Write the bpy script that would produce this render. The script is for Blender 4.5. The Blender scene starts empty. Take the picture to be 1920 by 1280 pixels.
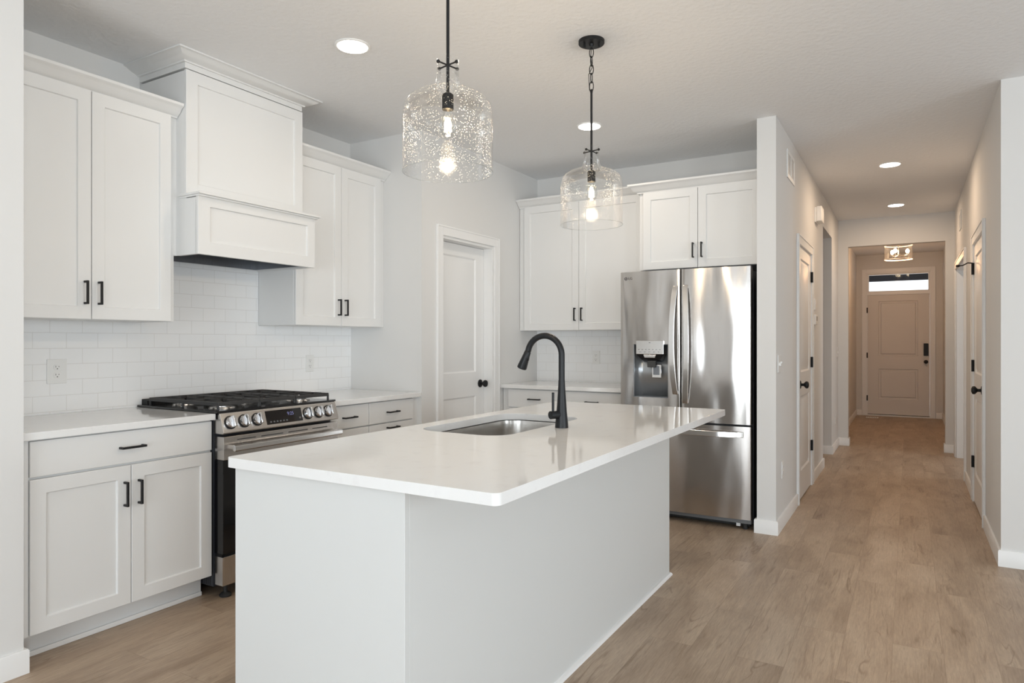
import bpy, bmesh, math, random
from mathutils import Vector, Matrix
random.seed(7)
sc = bpy.context.scene
PI = math.pi

# ------------------------------------------------------------------ camera
H = 1.266
cam_d = bpy.data.cameras.new('camera')
cam = bpy.data.objects.new('camera', cam_d)
sc.collection.objects.link(cam)
cam_d.sensor_width = 36.0
cam_d.lens = 36.0 * 1261.0 / 1920.0
cam_d.clip_start = 0.02
cam.location = (0, 0, H)
cam.rotation_euler = (PI / 2, 0, math.radians(30.57))
sc.camera = cam

# ------------------------------------------------------------------ world, exposure
w = bpy.data.worlds.new('sky'); sc.world = w
w.use_nodes = True
bg = w.node_tree.nodes['Background']
bg.inputs[0].default_value = (0.93, 0.97, 1.0, 1)
bg.inputs[1].default_value = 1.6
sc.view_settings.view_transform = 'Standard'
sc.view_settings.look = 'None'
sc.view_settings.gamma = 1
sc.view_settings.use_curve_mapping = False
sc.view_settings.exposure = 0.07
try:
    sc.cycles.use_denoising = True
    sc.cycles.max_bounces = 14
    sc.cycles.diffuse_bounces = 6
    sc.cycles.glossy_bounces = 5
    sc.cycles.transmission_bounces = 8
    sc.cycles.transparent_max_bounces = 16
    sc.cycles.sample_clamp_indirect = 6
    sc.cycles.caustics_reflective = False
    sc.cycles.caustics_refractive = False
except Exception:
    pass

# ------------------------------------------------------------------ daylight through the room's windows
def area(name, loc, rot, sx, sy, power, col=(1, 1, 1)):
    l = bpy.data.lights.new(name, 'AREA'); l.shape = 'RECTANGLE'
    l.size = sx; l.size_y = sy; l.energy = power; l.color = col
    o = bpy.data.objects.new(name, l); sc.collection.objects.link(o)
    o.location = loc; o.rotation_euler = rot
    return o
def point(name, loc, power, col, r=0.03):
    l = bpy.data.lights.new(name, 'POINT'); l.energy = power; l.color = col; l.shadow_soft_size = r
    o = bpy.data.objects.new(name, l); sc.collection.objects.link(o); o.location = loc
    return o
LR_X0, LR_X1, LR_Y0 = -2.91, 4.2, -3.8
K = 0.95
DAY = (0.84, 0.935, 1.0)
TI = math.radians(28)          # sky and bright ground outside: the light enters turned a little upward
area('daylight_patio', (0.0, LR_Y0 - 0.50, 1.04), (PI / 2 + TI, 0, 0), 3.0, 2.0, 150 * K, DAY)
area('daylight_back', (2.8, LR_Y0 - 0.40, 1.4), (PI / 2 + TI, 0, 0), 1.5, 1.5, 58 * K, DAY)
area('daylight_right_near', (LR_X1 + 0.40, -1.6, 1.1), (PI / 2 + TI * 0.4, 0, PI / 2), 1.6, 2.1, 128 * K, DAY)
area('daylight_right_far', (LR_X1 + 0.40, 1.8, 1.4), (PI / 2 + TI, 0, PI / 2), 1.6, 1.5, 80 * K, DAY)
area('daylight_side_room', (3.60, 8.0, 1.4), (PI / 2, 0, PI / 2), 1.4, 1.5, 30 * K, (0.9, 0.96, 1.0))

# ------------------------------------------------------------------ materials
MATS = {}
def lin(c):
    return tuple(((x / 255.0) / 12.92 if x / 255.0 <= 0.04045 else ((x / 255.0 + 0.055) / 1.055) ** 2.4) for x in c)
def mat(name, col, rough=0.5, metal=0.0, spec=0.5, bump=None, emit=None, estr=0, coat=0, aniso=0, var=0.0, vscale=3.0):
    m = bpy.data.materials.new(name); m.use_nodes = True
    nt = m.node_tree; b = nt.nodes['Principled BSDF']
    b.inputs['Base Color'].default_value = (*col, 1)
    b.inputs['Roughness'].default_value = rough
    b.inputs['Metallic'].default_value = metal
    b.inputs['Specular IOR Level'].default_value = spec
    b.inputs['Coat Weight'].default_value = coat
    if aniso: b.inputs['Anisotropic'].default_value = aniso
    if emit:
        b.inputs['Emission Color'].default_value = (*emit, 1)
        b.inputs['Emission Strength'].default_value = estr
    tc = nt.nodes.new('ShaderNodeTexCoord')
    n2 = nt.nodes.new('ShaderNodeTexNoise'); n2.inputs['Scale'].default_value = vscale
    nt.links.new(tc.outputs['Object'], n2.inputs['Vector'])
    mx = nt.nodes.new('ShaderNodeMixRGB'); mx.blend_type = 'MIX'
    v = max(var, 0.006)
    mx.inputs[1].default_value = (*[c * (1 - v) for c in col], 1)
    mx.inputs[2].default_value = (*[min(1, c * (1 + v)) for c in col], 1)
    nt.links.new(n2.outputs['Fac'], mx.inputs[0]); nt.links.new(mx.outputs[0], b.inputs['Base Color'])
    if bump:
        s, st = bump[0], bump[1]
        n = nt.nodes.new('ShaderNodeTexNoise'); n.inputs['Scale'].default_value = s
        n.inputs['Detail'].default_value = 3
        mp = nt.nodes.new('ShaderNodeMapping')
        if len(bump) > 2: mp.inputs['Scale'].default_value = bump[2]
        nt.links.new(tc.outputs['Object'], mp.inputs[0]); nt.links.new(mp.outputs[0], n.inputs['Vector'])
        bp = nt.nodes.new('ShaderNodeBump'); bp.inputs['Strength'].default_value = st
        bp.inputs['Distance'].default_value = bump[3] if len(bump) > 3 else 0.01
        nt.links.new(n.outputs['Fac'], bp.inputs['Height']); nt.links.new(bp.outputs[0], b.inputs['Normal'])
    MATS[name] = m
    return m

WALL = mat('wall_paint', (0.715, 0.711, 0.702), 0.85, bump=(220, 0.08, (1, 1, 1), 0.002))
CEIL = mat('ceiling_paint', (0.83, 0.838, 0.85), 0.95, bump=(38, 0.5, (1, 1, 1), 0.006))
TRIM = mat('trim_paint', (0.82, 0.82, 0.815), 0.35)
CAB = mat('cabinet_paint', (0.765, 0.766, 0.76), 0.38)
ISL = mat('island_panel_paint', (0.66, 0.67, 0.665), 0.45)
FOY = mat('front_door_paint', (0.70, 0.675, 0.65), 0.5)
BLACK = mat('matte_black_metal', (0.010, 0.010, 0.011), 0.45, spec=0.3)
FAUC = mat('black_faucet_finish', (0.010, 0.011, 0.013), 0.36, metal=0.0, spec=0.3)
IRON = mat('cast_iron', (0.028, 0.028, 0.029), 0.55, bump=(300, 0.2, (1, 1, 1), 0.001))
ENAM = mat('black_enamel', (0.008, 0.008, 0.009), 0.18)
BGLASS = mat('black_glass', (0.006, 0.006, 0.007), 0.06)
SIDEB = mat('dark_side_panel', (0.02, 0.023, 0.03), 0.4)
GREYP = mat('grey_plastic', (0.22, 0.24, 0.27), 0.35)
PLATE = mat('white_plastic', (0.80, 0.80, 0.79), 0.35)
SLOT = mat('socket_hole', (0.05, 0.05, 0.05), 0.6)
RUB = mat('dark_rubber', (0.02, 0.02, 0.02), 0.7)
CHROME = mat('polished_knob_metal', (0.78, 0.79, 0.81), 0.16, metal=1)
LABELM = mat('printed_grey', (0.12, 0.11, 0.11), 0.5)
BRASS = mat('socket_brass', (0.45, 0.33, 0.16), 0.4, metal=1)
CLOCK = mat('clock_digits', (0.02, 0.02, 0.05), 0.4, emit=(0.45, 0.48, 0.9), estr=0.35)
DIMTXT = mat('touch_button_print', (0.10, 0.11, 0.12), 0.4)
LED = mat('led_diffuser', (0.9, 0.9, 0.88), 0.5, emit=(1.0, 0.96, 0.90), estr=9)
BULB = mat('bulb_glow', (1, 0.9, 0.7), 0.4, emit=(1.0, 0.80, 0.52), estr=30)
FIL = mat('filament_glow', (1, 0.8, 0.5), 0.4, emit=(1.0, 0.72, 0.40), estr=60)
SOFFIT = mat('dark_porch_board', (0.05, 0.05, 0.06), 0.7)
OUTW = mat('exterior_stone', (0.5, 0.5, 0.5), 0.9)
VENTD = mat('vent_shadow', (0.35, 0.34, 0.33), 0.8)

def steel(name, col, rough, wav=0.0, axis='x', vert=True):
    """brushed sheet metal: fine brushing plus the slow waviness of a stamped panel"""
    m = bpy.data.materials.new(name); m.use_nodes = True
    nt = m.node_tree; b = nt.nodes['Principled BSDF']
    b.inputs['Base Color'].default_value = (*col, 1)
    b.inputs['Metallic'].default_value = 1; b.inputs['Roughness'].default_value = rough
    tc = nt.nodes.new('ShaderNodeTexCoord')
    mp = nt.nodes.new('ShaderNodeMapping'); mp.inputs['Scale'].default_value = (500, 500, 6) if vert else (6, 6, 600)
    nt.links.new(tc.outputs['Object'], mp.inputs[0])
    n = nt.nodes.new('ShaderNodeTexNoise'); n.inputs['Scale'].default_value = 1.0; n.inputs['Detail'].default_value = 2
    nt.links.new(mp.outputs[0], n.inputs['Vector'])
    mr = nt.nodes.new('ShaderNodeMapRange')
    mr.inputs['To Min'].default_value = rough * 0.75; mr.inputs['To Max'].default_value = rough * 1.3
    nt.links.new(n.outputs['Fac'], mr.inputs[0]); nt.links.new(mr.outputs[0], b.inputs['Roughness'])
    bp = nt.nodes.new('ShaderNodeBump'); bp.inputs['Strength'].default_value = 0.12; bp.inputs['Distance'].default_value = 0.0006
    nt.links.new(n.outputs['Fac'], bp.inputs['Height'])
    last = bp
    if wav:
        mp2 = nt.nodes.new('ShaderNodeMapping'); mp2.inputs['Scale'].default_value = (3.2, 3.2, 0.8)
        nt.links.new(tc.outputs['Object'], mp2.inputs[0])
        n3 = nt.nodes.new('ShaderNodeTexNoise'); n3.inputs['Scale'].default_value = 1.6; n3.inputs['Detail'].default_value = 1
        nt.links.new(mp2.outputs[0], n3.inputs['Vector'])
        b2 = nt.nodes.new('ShaderNodeBump'); b2.inputs['Strength'].default_value = 1.0; b2.inputs['Distance'].default_value = wav
        nt.links.new(n3.outputs['Fac'], b2.inputs['Height']); nt.links.new(bp.outputs[0], b2.inputs['Normal'])
        last = b2
    nt.links.new(last.outputs[0], b.inputs['Normal'])
    MATS[name] = m
    return m
STEEL = steel('brushed_stainless', (0.60, 0.575, 0.55), 0.24)
FRSTEEL = steel('refrigerator_stainless', (0.55, 0.525, 0.505), 0.18, wav=0.022)
SINKST = mat('sink_stainless', (0.52, 0.50, 0.475), 0.24, metal=1)
HANDST = steel('handle_stainless', (0.72, 0.71, 0.70), 0.2)
DARKST = steel('hood_liner_steel', (0.35, 0.36, 0.38), 0.3)

def quartz():
    m = bpy.data.materials.new('white_quartz'); m.use_nodes = True
    nt = m.node_tree; b = nt.nodes['Principled BSDF']
    b.inputs['Roughness'].default_value = 0.07; b.inputs['IOR'].default_value = 1.55
    tc = nt.nodes.new('ShaderNodeTexCoord')
    n = nt.nodes.new('ShaderNodeTexNoise'); n.inputs['Scale'].default_value = 14; n.inputs['Detail'].default_value = 5
    n.inputs['Roughness'].default_value = 0.65
    nt.links.new(tc.outputs['Object'], n.inputs['Vector'])
    cr = nt.nodes.new('ShaderNodeValToRGB')
    cr.color_ramp.elements[0].position = 0.30; cr.color_ramp.elements[0].color = (0.765, 0.755, 0.755, 1)
    cr.color_ramp.elements[1].position = 0.44; cr.color_ramp.elements[1].color = (0.80, 0.80, 0.795, 1)
    nt.links.new(n.outputs['Fac'], cr.inputs[0]); nt.links.new(cr.outputs[0], b.inputs['Base Color'])
    return m
QUARTZ = quartz()

def tiles():
    m = bpy.data.materials.new('white_subway_tile'); m.use_nodes = True
    nt = m.node_tree; b = nt.nodes['Principled BSDF']
    b.inputs['Roughness'].default_value = 0.16
    tc = nt.nodes.new('ShaderNodeTexCoord'); sp = nt.nodes.new('ShaderNodeSeparateXYZ')
    nt.links.new(tc.outputs['Object'], sp.inputs[0])
    add = nt.nodes.new('ShaderNodeMath'); add.operation = 'ADD'
    nt.links.new(sp.outputs[0], add.inputs[0]); nt.links.new(sp.outputs[1], add.inputs[1])
    cb = nt.nodes.new('ShaderNodeCombineXYZ')
    nt.links.new(add.outputs[0], cb.inputs[0]); nt.links.new(sp.outputs[2], cb.inputs[1])
    mp = nt.nodes.new('ShaderNodeMapping'); mp.inputs['Location'].default_value = (0.125, 0, 0)
    nt.links.new(cb.outputs[0], mp.inputs[0])
    br = nt.nodes.new('ShaderNodeTexBrick')
    br.offset = 0.5; br.inputs['Scale'].default_value = 1
    br.inputs['Brick Width'].default_value = 0.15; br.inputs['Row Height'].default_value = 0.077
    br.inputs['Mortar Size'].default_value = 0.0013; br.inputs['Mortar Smooth'].default_value = 0.3
    br.inputs['Color1'].default_value = (0.87, 0.875, 0.88, 1); br.inputs['Color2'].default_value = (0.885, 0.885, 0.885, 1)
    br.inputs['Mortar'].default_value = (0.74, 0.73, 0.715, 1)
    nt.links.new(mp.outputs[0], br.inputs['Vector'])
    nt.links.new(br.outputs['Color'], b.inputs['Base Color'])
    n = nt.nodes.new('ShaderNodeTexNoise'); n.inputs['Scale'].default_value = 7
    nt.links.new(tc.outputs['Object'], n.inputs['Vector'])
    b0 = nt.nodes.new('ShaderNodeBump'); b0.inputs['Strength'].default_value = 0.25; b0.inputs['Distance'].default_value = 0.01
    nt.links.new(n.outputs['Fac'], b0.inputs['Height'])
    bp = nt.nodes.new('ShaderNodeBump'); bp.invert = True; bp.inputs['Strength'].default_value = 0.5; bp.inputs['Distance'].default_value = 0.001
    nt.links.new(br.outputs['Fac'], bp.inputs['Height']); nt.links.new(b0.outputs[0], bp.inputs['Normal'])
    nt.links.new(bp.outputs[0], b.inputs['Normal'])
    return m
TILE = tiles()

def planks():
    m = bpy.data.materials.new('oak_plank_floor'); m.use_nodes = True
    nt = m.node_tree; b = nt.nodes['Principled BSDF']
    L = nt.links.new
    tc = nt.nodes.new('ShaderNodeTexCoord')
    rot = nt.nodes.new('ShaderNodeMapping'); rot.inputs['Rotation'].default_value = (0, 0, PI / 2)
    rot.inputs['Location'].default_value = (0.35, 0.06, 0)
    L(tc.outputs['Object'], rot.inputs[0])
    def brick(c1, c2, mortar, ms):
        br = nt.nodes.new('ShaderNodeTexBrick'); br.offset = 0.37; br.offset_frequency = 2
        br.inputs['Scale'].default_value = 1; br.inputs['Brick Width'].default_value = 1.22
        br.inputs['Row Height'].default_value = 0.18; br.inputs['Mortar Size'].default_value = ms
        br.inputs['Mortar Smooth'].default_value = 0.1; br.inputs['Bias'].default_value = 0
        br.inputs['Color1'].default_value = c1; br.inputs['Color2'].default_value = c2; br.inputs['Mortar'].default_value = mortar
        L(rot.outputs[0], br.inputs['Vector'])
        return br
    br = brick((0, 0, 0, 1), (1, 1, 1, 1), (0.5, 0.5, 0.5, 1), 0.0006)
    # per plank shift of the grain
    sh = nt.nodes.new('ShaderNodeVectorMath'); sh.operation = 'SCALE'; sh.inputs['Scale'].default_value = 31.0
    L(br.outputs['Color'], sh.inputs[0])
    ad = nt.nodes.new('ShaderNodeVectorMath'); ad.operation = 'ADD'
    L(tc.outputs['Object'], ad.inputs[0]); L(sh.outputs[0], ad.inputs[1])
    def nz(scale, vec, det=4, ro=0.6, dist=0.0):
        mp = nt.nodes.new('ShaderNodeMapping'); mp.inputs['Scale'].default_value = vec
        L(ad.outputs[0], mp.inputs[0])
        n = nt.nodes.new('ShaderNodeTexNoise'); n.inputs['Scale'].default_value = scale
        n.inputs['Detail'].default_value = det; n.inputs['Roughness'].default_value = ro
        n.inputs['Distortion'].default_value = dist
        L(mp.outputs[0], n.inputs['Vector'])
        return n
    big = nz(2.2, (2.6, 0.7, 1), 3, 0.55, 0.6)
    fine = nz(14, (11, 0.8, 1), 8, 0.78, 0.7)
    streak = nz(5, (7, 0.35, 1), 3, 0.6, 1.6)
    cr = nt.nodes.new('ShaderNodeValToRGB')
    cr.color_ramp.elements[0].position = 0.30; cr.color_ramp.elements[0].color = (*lin((152, 131, 111)), 1)
    cr.color_ramp.elements[1].position = 0.70; cr.color_ramp.elements[1].color = (*lin((183, 163, 142)), 1)
    e = cr.color_ramp.elements.new(0.5); e.color = (*lin((170, 149, 128)), 1)
    L(big.outputs['Fac'], cr.inputs[0])
    f2 = nt.nodes.new('ShaderNodeMapRange'); f2.inputs['From Min'].default_value = 0.3; f2.inputs['From Max'].default_value = 0.7
    f2.inputs['To Min'].default_value = 0.72; f2.inputs['To Max'].default_value = 1.18
    L(fine.outputs['Fac'], f2.inputs[0])
    m1 = nt.nodes.new('ShaderNodeMixRGB'); m1.blend_type = 'MULTIPLY'; m1.inputs[0].default_value = 1
    L(cr.outputs[0], m1.inputs[1]); L(f2.outputs[0], m1.inputs[2])
    s2 = nt.nodes.new('ShaderNodeValToRGB')
    s2.color_ramp.elements[0].position = 0.27; s2.color_ramp.elements[0].color = (0.66, 0.62, 0.57, 1)
    s2.color_ramp.elements[1].position = 0.42; s2.color_ramp.elements[1].color = (1, 1, 1, 1)
    L(streak.outputs['Fac'], s2.inputs[0])
    m2 = nt.nodes.new('ShaderNodeMixRGB'); m2.blend_type = 'MULTIPLY'; m2.inputs[0].default_value = 0.8
    L(m1.outputs[0], m2.inputs[1]); L(s2.outputs[0], m2.inputs[2])
    pv = nt.nodes.new('ShaderNodeMapRange'); pv.inputs['To Min'].default_value = 0.95; pv.inputs['To Max'].default_value = 1.04
    L(br.outputs['Color'], pv.inputs[0])
    m3 = nt.nodes.new('ShaderNodeMixRGB'); m3.blend_type = 'MULTIPLY'; m3.inputs[0].default_value = 1
    L(m2.outputs[0], m3.inputs[1]); L(pv.outputs[0], m3.inputs[2])
    m4 = nt.nodes.new('ShaderNodeMixRGB'); m4.blend_type = 'MULTIPLY'
    m4.inputs[2].default_value = (0.62, 0.58, 0.54, 1)
    L(br.outputs['Fac'], m4.inputs[0]); L(m3.outputs[0], m4.inputs[1])
    # thin dark checks and small knots
    ck = nz(3.0, (4.2, 0.55, 1), 2, 0.5, 0.6); cm = nz(2.6, (1.8, 0.8, 1), 2, 0.5, 0.0)
    sb = nt.nodes.new('ShaderNodeMath'); sb.operation = 'SUBTRACT'; sb.inputs[1].default_value = 0.5; L(ck.outputs['Fac'], sb.inputs[0])
    ab = nt.nodes.new('ShaderNodeMath'); ab.operation = 'ABSOLUTE'; L(sb.outputs[0], ab.inputs[0])
    l1 = nt.nodes.new('ShaderNodeMapRange'); l1.inputs['From Min'].default_value = 0.0; l1.inputs['From Max'].default_value = 0.022
    l1.inputs['To Min'].default_value = 1.0; l1.inputs['To Max'].default_value = 0.0; L(ab.outputs[0], l1.inputs[0])
    l2 = nt.nodes.new('ShaderNodeMapRange'); l2.inputs['From Min'].default_value = 0.56; l2.inputs['From Max'].default_value = 0.64
    L(cm.outputs['Fac'], l2.inputs[0])
    lm = nt.nodes.new('ShaderNodeMath'); lm.operation = 'MULTIPLY'; L(l1.outputs[0], lm.inputs[0]); L(l2.outputs[0], lm.inputs[1])
    l3 = nt.nodes.new('ShaderNodeMath'); l3.operation = 'MULTIPLY'; l3.inputs[1].default_value = 0.6; L(lm.outputs[0], l3.inputs[0])
    m5 = nt.nodes.new('ShaderNodeMixRGB'); m5.blend_type = 'MULTIPLY'; m5.inputs[2].default_value = (0.45, 0.38, 0.32, 1)
    L(l3.outputs[0], m5.inputs[0]); L(m4.outputs[0], m5.inputs[1])
    L(m5.outputs[0], b.inputs['Base Color'])
    b.inputs['Roughness'].default_value = 0.42
    b.inputs['Specular IOR Level'].default_value = 0.45
    bp = nt.nodes.new('ShaderNodeBump'); bp.inputs['Strength'].default_value = 0.12; bp.inputs['Distance'].default_value = 0.002
    L(fine.outputs['Fac'], bp.inputs['Height']); L(bp.outputs[0], b.inputs['Normal'])
    return m
FLOOR = planks()

def seeded_glass(name, seeds=True, tint=(0.992, 0.993, 0.99)):
    m = bpy.data.materials.new(name); m.use_nodes = True
    nt = m.node_tree; nt.nodes.clear(); L = nt.links.new
    out = nt.nodes.new('ShaderNodeOutputMaterial')
    tr = nt.nodes.new('ShaderNodeBsdfTransparent'); tr.inputs[0].default_value = (*tint, 1)
    gl = nt.nodes.new('ShaderNodeBsdfGlossy'); gl.inputs['Roughness'].default_value = 0.03
    fr = nt.nodes.new('ShaderNodeFresnel'); fr.inputs['IOR'].default_value = 1.42
    mr = nt.nodes.new('ShaderNodeMapRange'); mr.inputs['To Min'].default_value = 0.0; mr.inputs['To Max'].default_value = 0.38
    L(fr.outputs[0], mr.inputs[0])
    mix = nt.nodes.new('ShaderNodeMixShader')
    L(mr.outputs[0], mix.inputs[0]); L(tr.outputs[0], mix.inputs[1]); L(gl.outputs[0], mix.inputs[2])
    if seeds:
        tc = nt.nodes.new('ShaderNodeTexCoord')
        vo = nt.nodes.new('ShaderNodeTexVoronoi'); vo.inputs['Scale'].default_value = 180
        L(tc.outputs['Object'], vo.inputs['Vector'])
        n = nt.nodes.new('ShaderNodeTexNoise'); n.inputs['Scale'].default_value = 9
        L(tc.outputs['Object'], n.inputs['Vector'])
        r1 = nt.nodes.new('ShaderNodeMapRange'); r1.inputs['From Min'].default_value = 0.35; r1.inputs['From Max'].default_value = 0.75
        r1.inputs['To Min'].default_value = 0.10; r1.inputs['To Max'].default_value = 0.30
        L(n.outputs['Fac'], r1.inputs[0])
        lt = nt.nodes.new('ShaderNodeMath'); lt.operation = 'LESS_THAN'
        L(vo.outputs['Distance'], lt.inputs[0]); L(r1.outputs[0], lt.inputs[1])
        bp = nt.nodes.new('ShaderNodeBump'); bp.inputs['Strength'].default_value = 0.25; bp.inputs['Distance'].default_value = 0.001
        L(vo.outputs['Distance'], bp.inputs['Height']); L(bp.outputs[0], gl.inputs['Normal'])
        df = nt.nodes.new('ShaderNodeBsdfTranslucent'); df.inputs[0].default_value = (1, 0.99, 0.97, 1)
        d2 = nt.nodes.new('ShaderNodeBsdfDiffuse'); d2.inputs[0].default_value = (0.9, 0.9, 0.9, 1)
        a = nt.nodes.new('ShaderNodeMixShader'); a.inputs[0].default_value = 0.5
        L(df.outputs[0], a.inputs[1]); L(d2.outputs[0], a.inputs[2])
        s = nt.nodes.new('ShaderNodeMath'); s.operation = 'MULTIPLY'; s.inputs[1].default_value = 0.75
        L(lt.outputs[0], s.inputs[0])
        m2 = nt.nodes.new('ShaderNodeMixShader')
        L(s.outputs[0], m2.inputs[0]); L(mix.outputs[0], m2.inputs[1]); L(a.outputs[0], m2.inputs[2])
        mix = m2
    L(mix.outputs[0], out.inputs[0])
    return m
SEED = seeded_glass('seeded_clear_glass')
CLEAR = seeded_glass('clear_glass', False, (0.95, 0.96, 0.96))

# ------------------------------------------------------------------ mesh helpers
class MB:
    def __init__(s): s.bm = bmesh.new()
    def box(s, x0, x1, y0, y1, z0, z1):
        if x0 > x1: x0, x1 = x1, x0
        if y0 > y1: y0, y1 = y1, y0
        if z0 > z1: z0, z1 = z1, z0
        v = [s.bm.verts.new(p) for p in ((x0, y0, z0), (x1, y0, z0), (x1, y1, z0), (x0, y1, z0),
                                         (x0, y0, z1), (x1, y0, z1), (x1, y1, z1), (x0, y1, z1))]
        for f in ((0, 3, 2, 1), (4, 5, 6, 7), (0, 1, 5, 4), (1, 2, 6, 5), (2, 3, 7, 6), (3, 0, 4, 7)):
            s.bm.faces.new([v[i] for i in f])
        return s
    def hexa(s, lo, hi):
        """prism between two matching rings of points"""
        a = [s.bm.verts.new(p) for p in lo]; b = [s.bm.verts.new(p) for p in hi]
        n = len(a)
        s.bm.faces.new(a); s.bm.faces.new(b[::-1])
        for i in range(n): s.bm.faces.new((a[i], b[i], b[(i + 1) % n], a[(i + 1) % n]))
        return s
    def cyl(s, p0, p1, r0, r1=None, n=24):
        r1 = r0 if r1 is None else r1
        p0 = Vector(p0); p1 = Vector(p1); d = (p1 - p0).normalized()
        u = d.orthogonal().normalized(); v = d.cross(u)
        s.hexa([p0 + (u * math.cos(t) + v * math.sin(t)) * r0 for t in (2 * PI * i / n for i in range(n))],
               [p1 + (u * math.cos(t) + v * math.sin(t)) * r1 for t in (2 * PI * i / n for i in range(n))])
        return s
    def sphere(s, c, r, sx=1, sy=1, sz=1, n=20, m=12):
        mt = Matrix.Translation(c) @ Matrix.Diagonal((r * sx, r * sy, r * sz, 1))
        bmesh.ops.create_uvsphere(s.bm, u_segments=n, v_segments=m, radius=1, matrix=mt)
        return s
    def lathe(s, prof, c=(0, 0, 0), n=48, axis='z'):
        """prof: (radius, height) list; ends with radius 0 are closed"""
        rings = []
        for r, h in prof:
            ring = []
            for i in range(n if r > 1e-6 else 1):
                t = 2 * PI * i / n
                a, b_ = r * math.cos(t), r * math.sin(t)
                p = {'z': (a, b_, h), 'x': (h, a, b_), 'y': (a, h, b_)}[axis]
                ring.append(s.bm.verts.new((c[0] + p[0], c[1] + p[1], c[2] + p[2])))
            rings.append(ring)
        for A, B in zip(rings, rings[1:]):
            for i in range(n):
                j = (i + 1) % n
                if len(A) == 1 and len(B) == 1: continue
                if len(A) == 1: s.bm.faces.new((A[0], B[i], B[j]))
                elif len(B) == 1: s.bm.faces.new((A[i], A[j], B[0]))
                else: s.bm.faces.new((A[i], A[j], B[j], B[i]))
        return s
    def tube(s, pts, r, n=16, closed=False, cap=True):
        pts = [Vector(p) for p in pts]; N = len(pts)
        rs = r if isinstance(r, (list, tuple)) else [r] * N
        rings = []; up = None
        for i, p in enumerate(pts):
            if closed: d = (pts[(i + 1) % N] - pts[i - 1]).normalized()
            else: d = (pts[min(i + 1, N - 1)] - pts[max(i - 1, 0)]).normalized()
            up = d.orthogonal().normalized() if up is None else (up - d * up.dot(d)).normalized()
            v = d.cross(up)
            rings.append([s.bm.verts.new(p + (up * math.cos(2 * PI * k / n) + v * math.sin(2 * PI * k / n)) * rs[i]) for k in range(n)])
        for i in range(N if closed else N - 1):
            A, B = rings[i], rings[(i + 1) % N]
            for k in range(n): s.bm.faces.new((A[k], A[(k + 1) % n], B[(k + 1) % n], B[k]))
        if not closed and cap:
            s.bm.faces.new(rings[0][::-1]); s.bm.faces.new(rings[-1])
        return s
    def sweep(s, path, prof, side=1):
        """moulding: path of (x, y), profile of (outward, z), mitred at the corners"""
        P = [Vector((a, b)) for a, b in path]; rings = []
        for i, p in enumerate(P):
            ns = []
            if i > 0: d = (P[i] - P[i - 1]).normalized(); ns.append(Vector((d.y, -d.x)) * side)
            if i < len(P) - 1: d = (P[i + 1] - P[i]).normalized(); ns.append(Vector((d.y, -d.x)) * side)
            if len(ns) == 2:
                mm = (ns[0] + ns[1]); mm = mm / mm.dot(ns[0])
            else: mm = ns[0]
            rings.append([s.bm.verts.new((p.x + mm.x * o, p.y + mm.y * o, z)) for o, z in prof])
        n = len(prof)
        for A, B in zip(rings, rings[1:]):
            for k in range(n): s.bm.faces.new((A[k], A[(k + 1) % n], B[(k + 1) % n], B[k]))
        s.bm.faces.new(rings[0]); s.bm.faces.new(rings[-1][::-1])
        return s
    def slab(s, F, a0, a1, z0, z1, d0, d1, panels, steps, xs=None):
        """door leaf: F maps (across, outward, z); panels of (a0, a1, z0, z1) are shaped by steps of (inset, depth below front)"""
        zs = sorted({z0, z1, *[p[2] for p in panels], *[p[3] for p in panels]})
        as_ = sorted({a0, a1, *[p[0] for p in panels], *[p[1] for p in panels]})
        cache = {}
        def V(a, d, z):
            k = (round(a, 6), round(d, 6), round(z, 6))
            if k not in cache: cache[k] = s.bm.verts.new(F(*k))
            return cache[k]
        def q(*p): s.bm.faces.new([V(*x) for x in p])
        for i in range(len(as_) - 1):
            for j in range(len(zs) - 1):
                A, B, Z0, Z1 = as_[i], as_[i + 1], zs[j], zs[j + 1]
                q((A, d0, Z0), (B, d0, Z0), (B, d0, Z1), (A, d0, Z1))
                if any(abs(p[0] - A) < 1e-6 and abs(p[1] - B) < 1e-6 and abs(p[2] - Z0) < 1e-6 and abs(p[3] - Z1) < 1e-6 for p in panels):
                    pi, pd = 0.0, 0.0
                    for ins, dep in steps:
                        a_, b_, c_, e_ = A + pi, B - pi, Z0 + pi, Z1 - pi
                        a2, b2, c2, e2 = A + ins, B - ins, Z0 + ins, Z1 - ins
                        D, D2 = d1 - pd, d1 - dep
                        q((a_, D, c_), (b_, D, c_), (b2, D2, c2), (a2, D2, c2))
                        q((b_, D, c_), (b_, D, e_), (b2, D2, e2), (b2, D2, c2))
                        q((b_, D, e_), (a_, D, e_), (a2, D2, e2), (b2, D2, e2))
                        q((a_, D, e_), (a_, D, c_), (a2, D2, c2), (a2, D2, e2))
                        pi, pd = ins, dep
                    q((A + pi, d1 - pd, Z0 + pi), (B - pi, d1 - pd, Z0 + pi), (B - pi, d1 - pd, Z1 - pi), (A + pi, d1 - pd, Z1 - pi))
                else:
                    q((A, d1, Z0), (B, d1, Z0), (B, d1, Z1), (A, d1, Z1))
        for i in range(len(as_) - 1):
            for z in (z0, z1): q((as_[i], d0, z), (as_[i + 1], d0, z), (as_[i + 1], d1, z), (as_[i], d1, z))
        for j in range(len(zs) - 1):
            for a in (a0, a1): q((a, d0, zs[j]), (a, d0, zs[j + 1]), (a, d1, zs[j + 1]), (a, d1, zs[j]))
        return s
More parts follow.
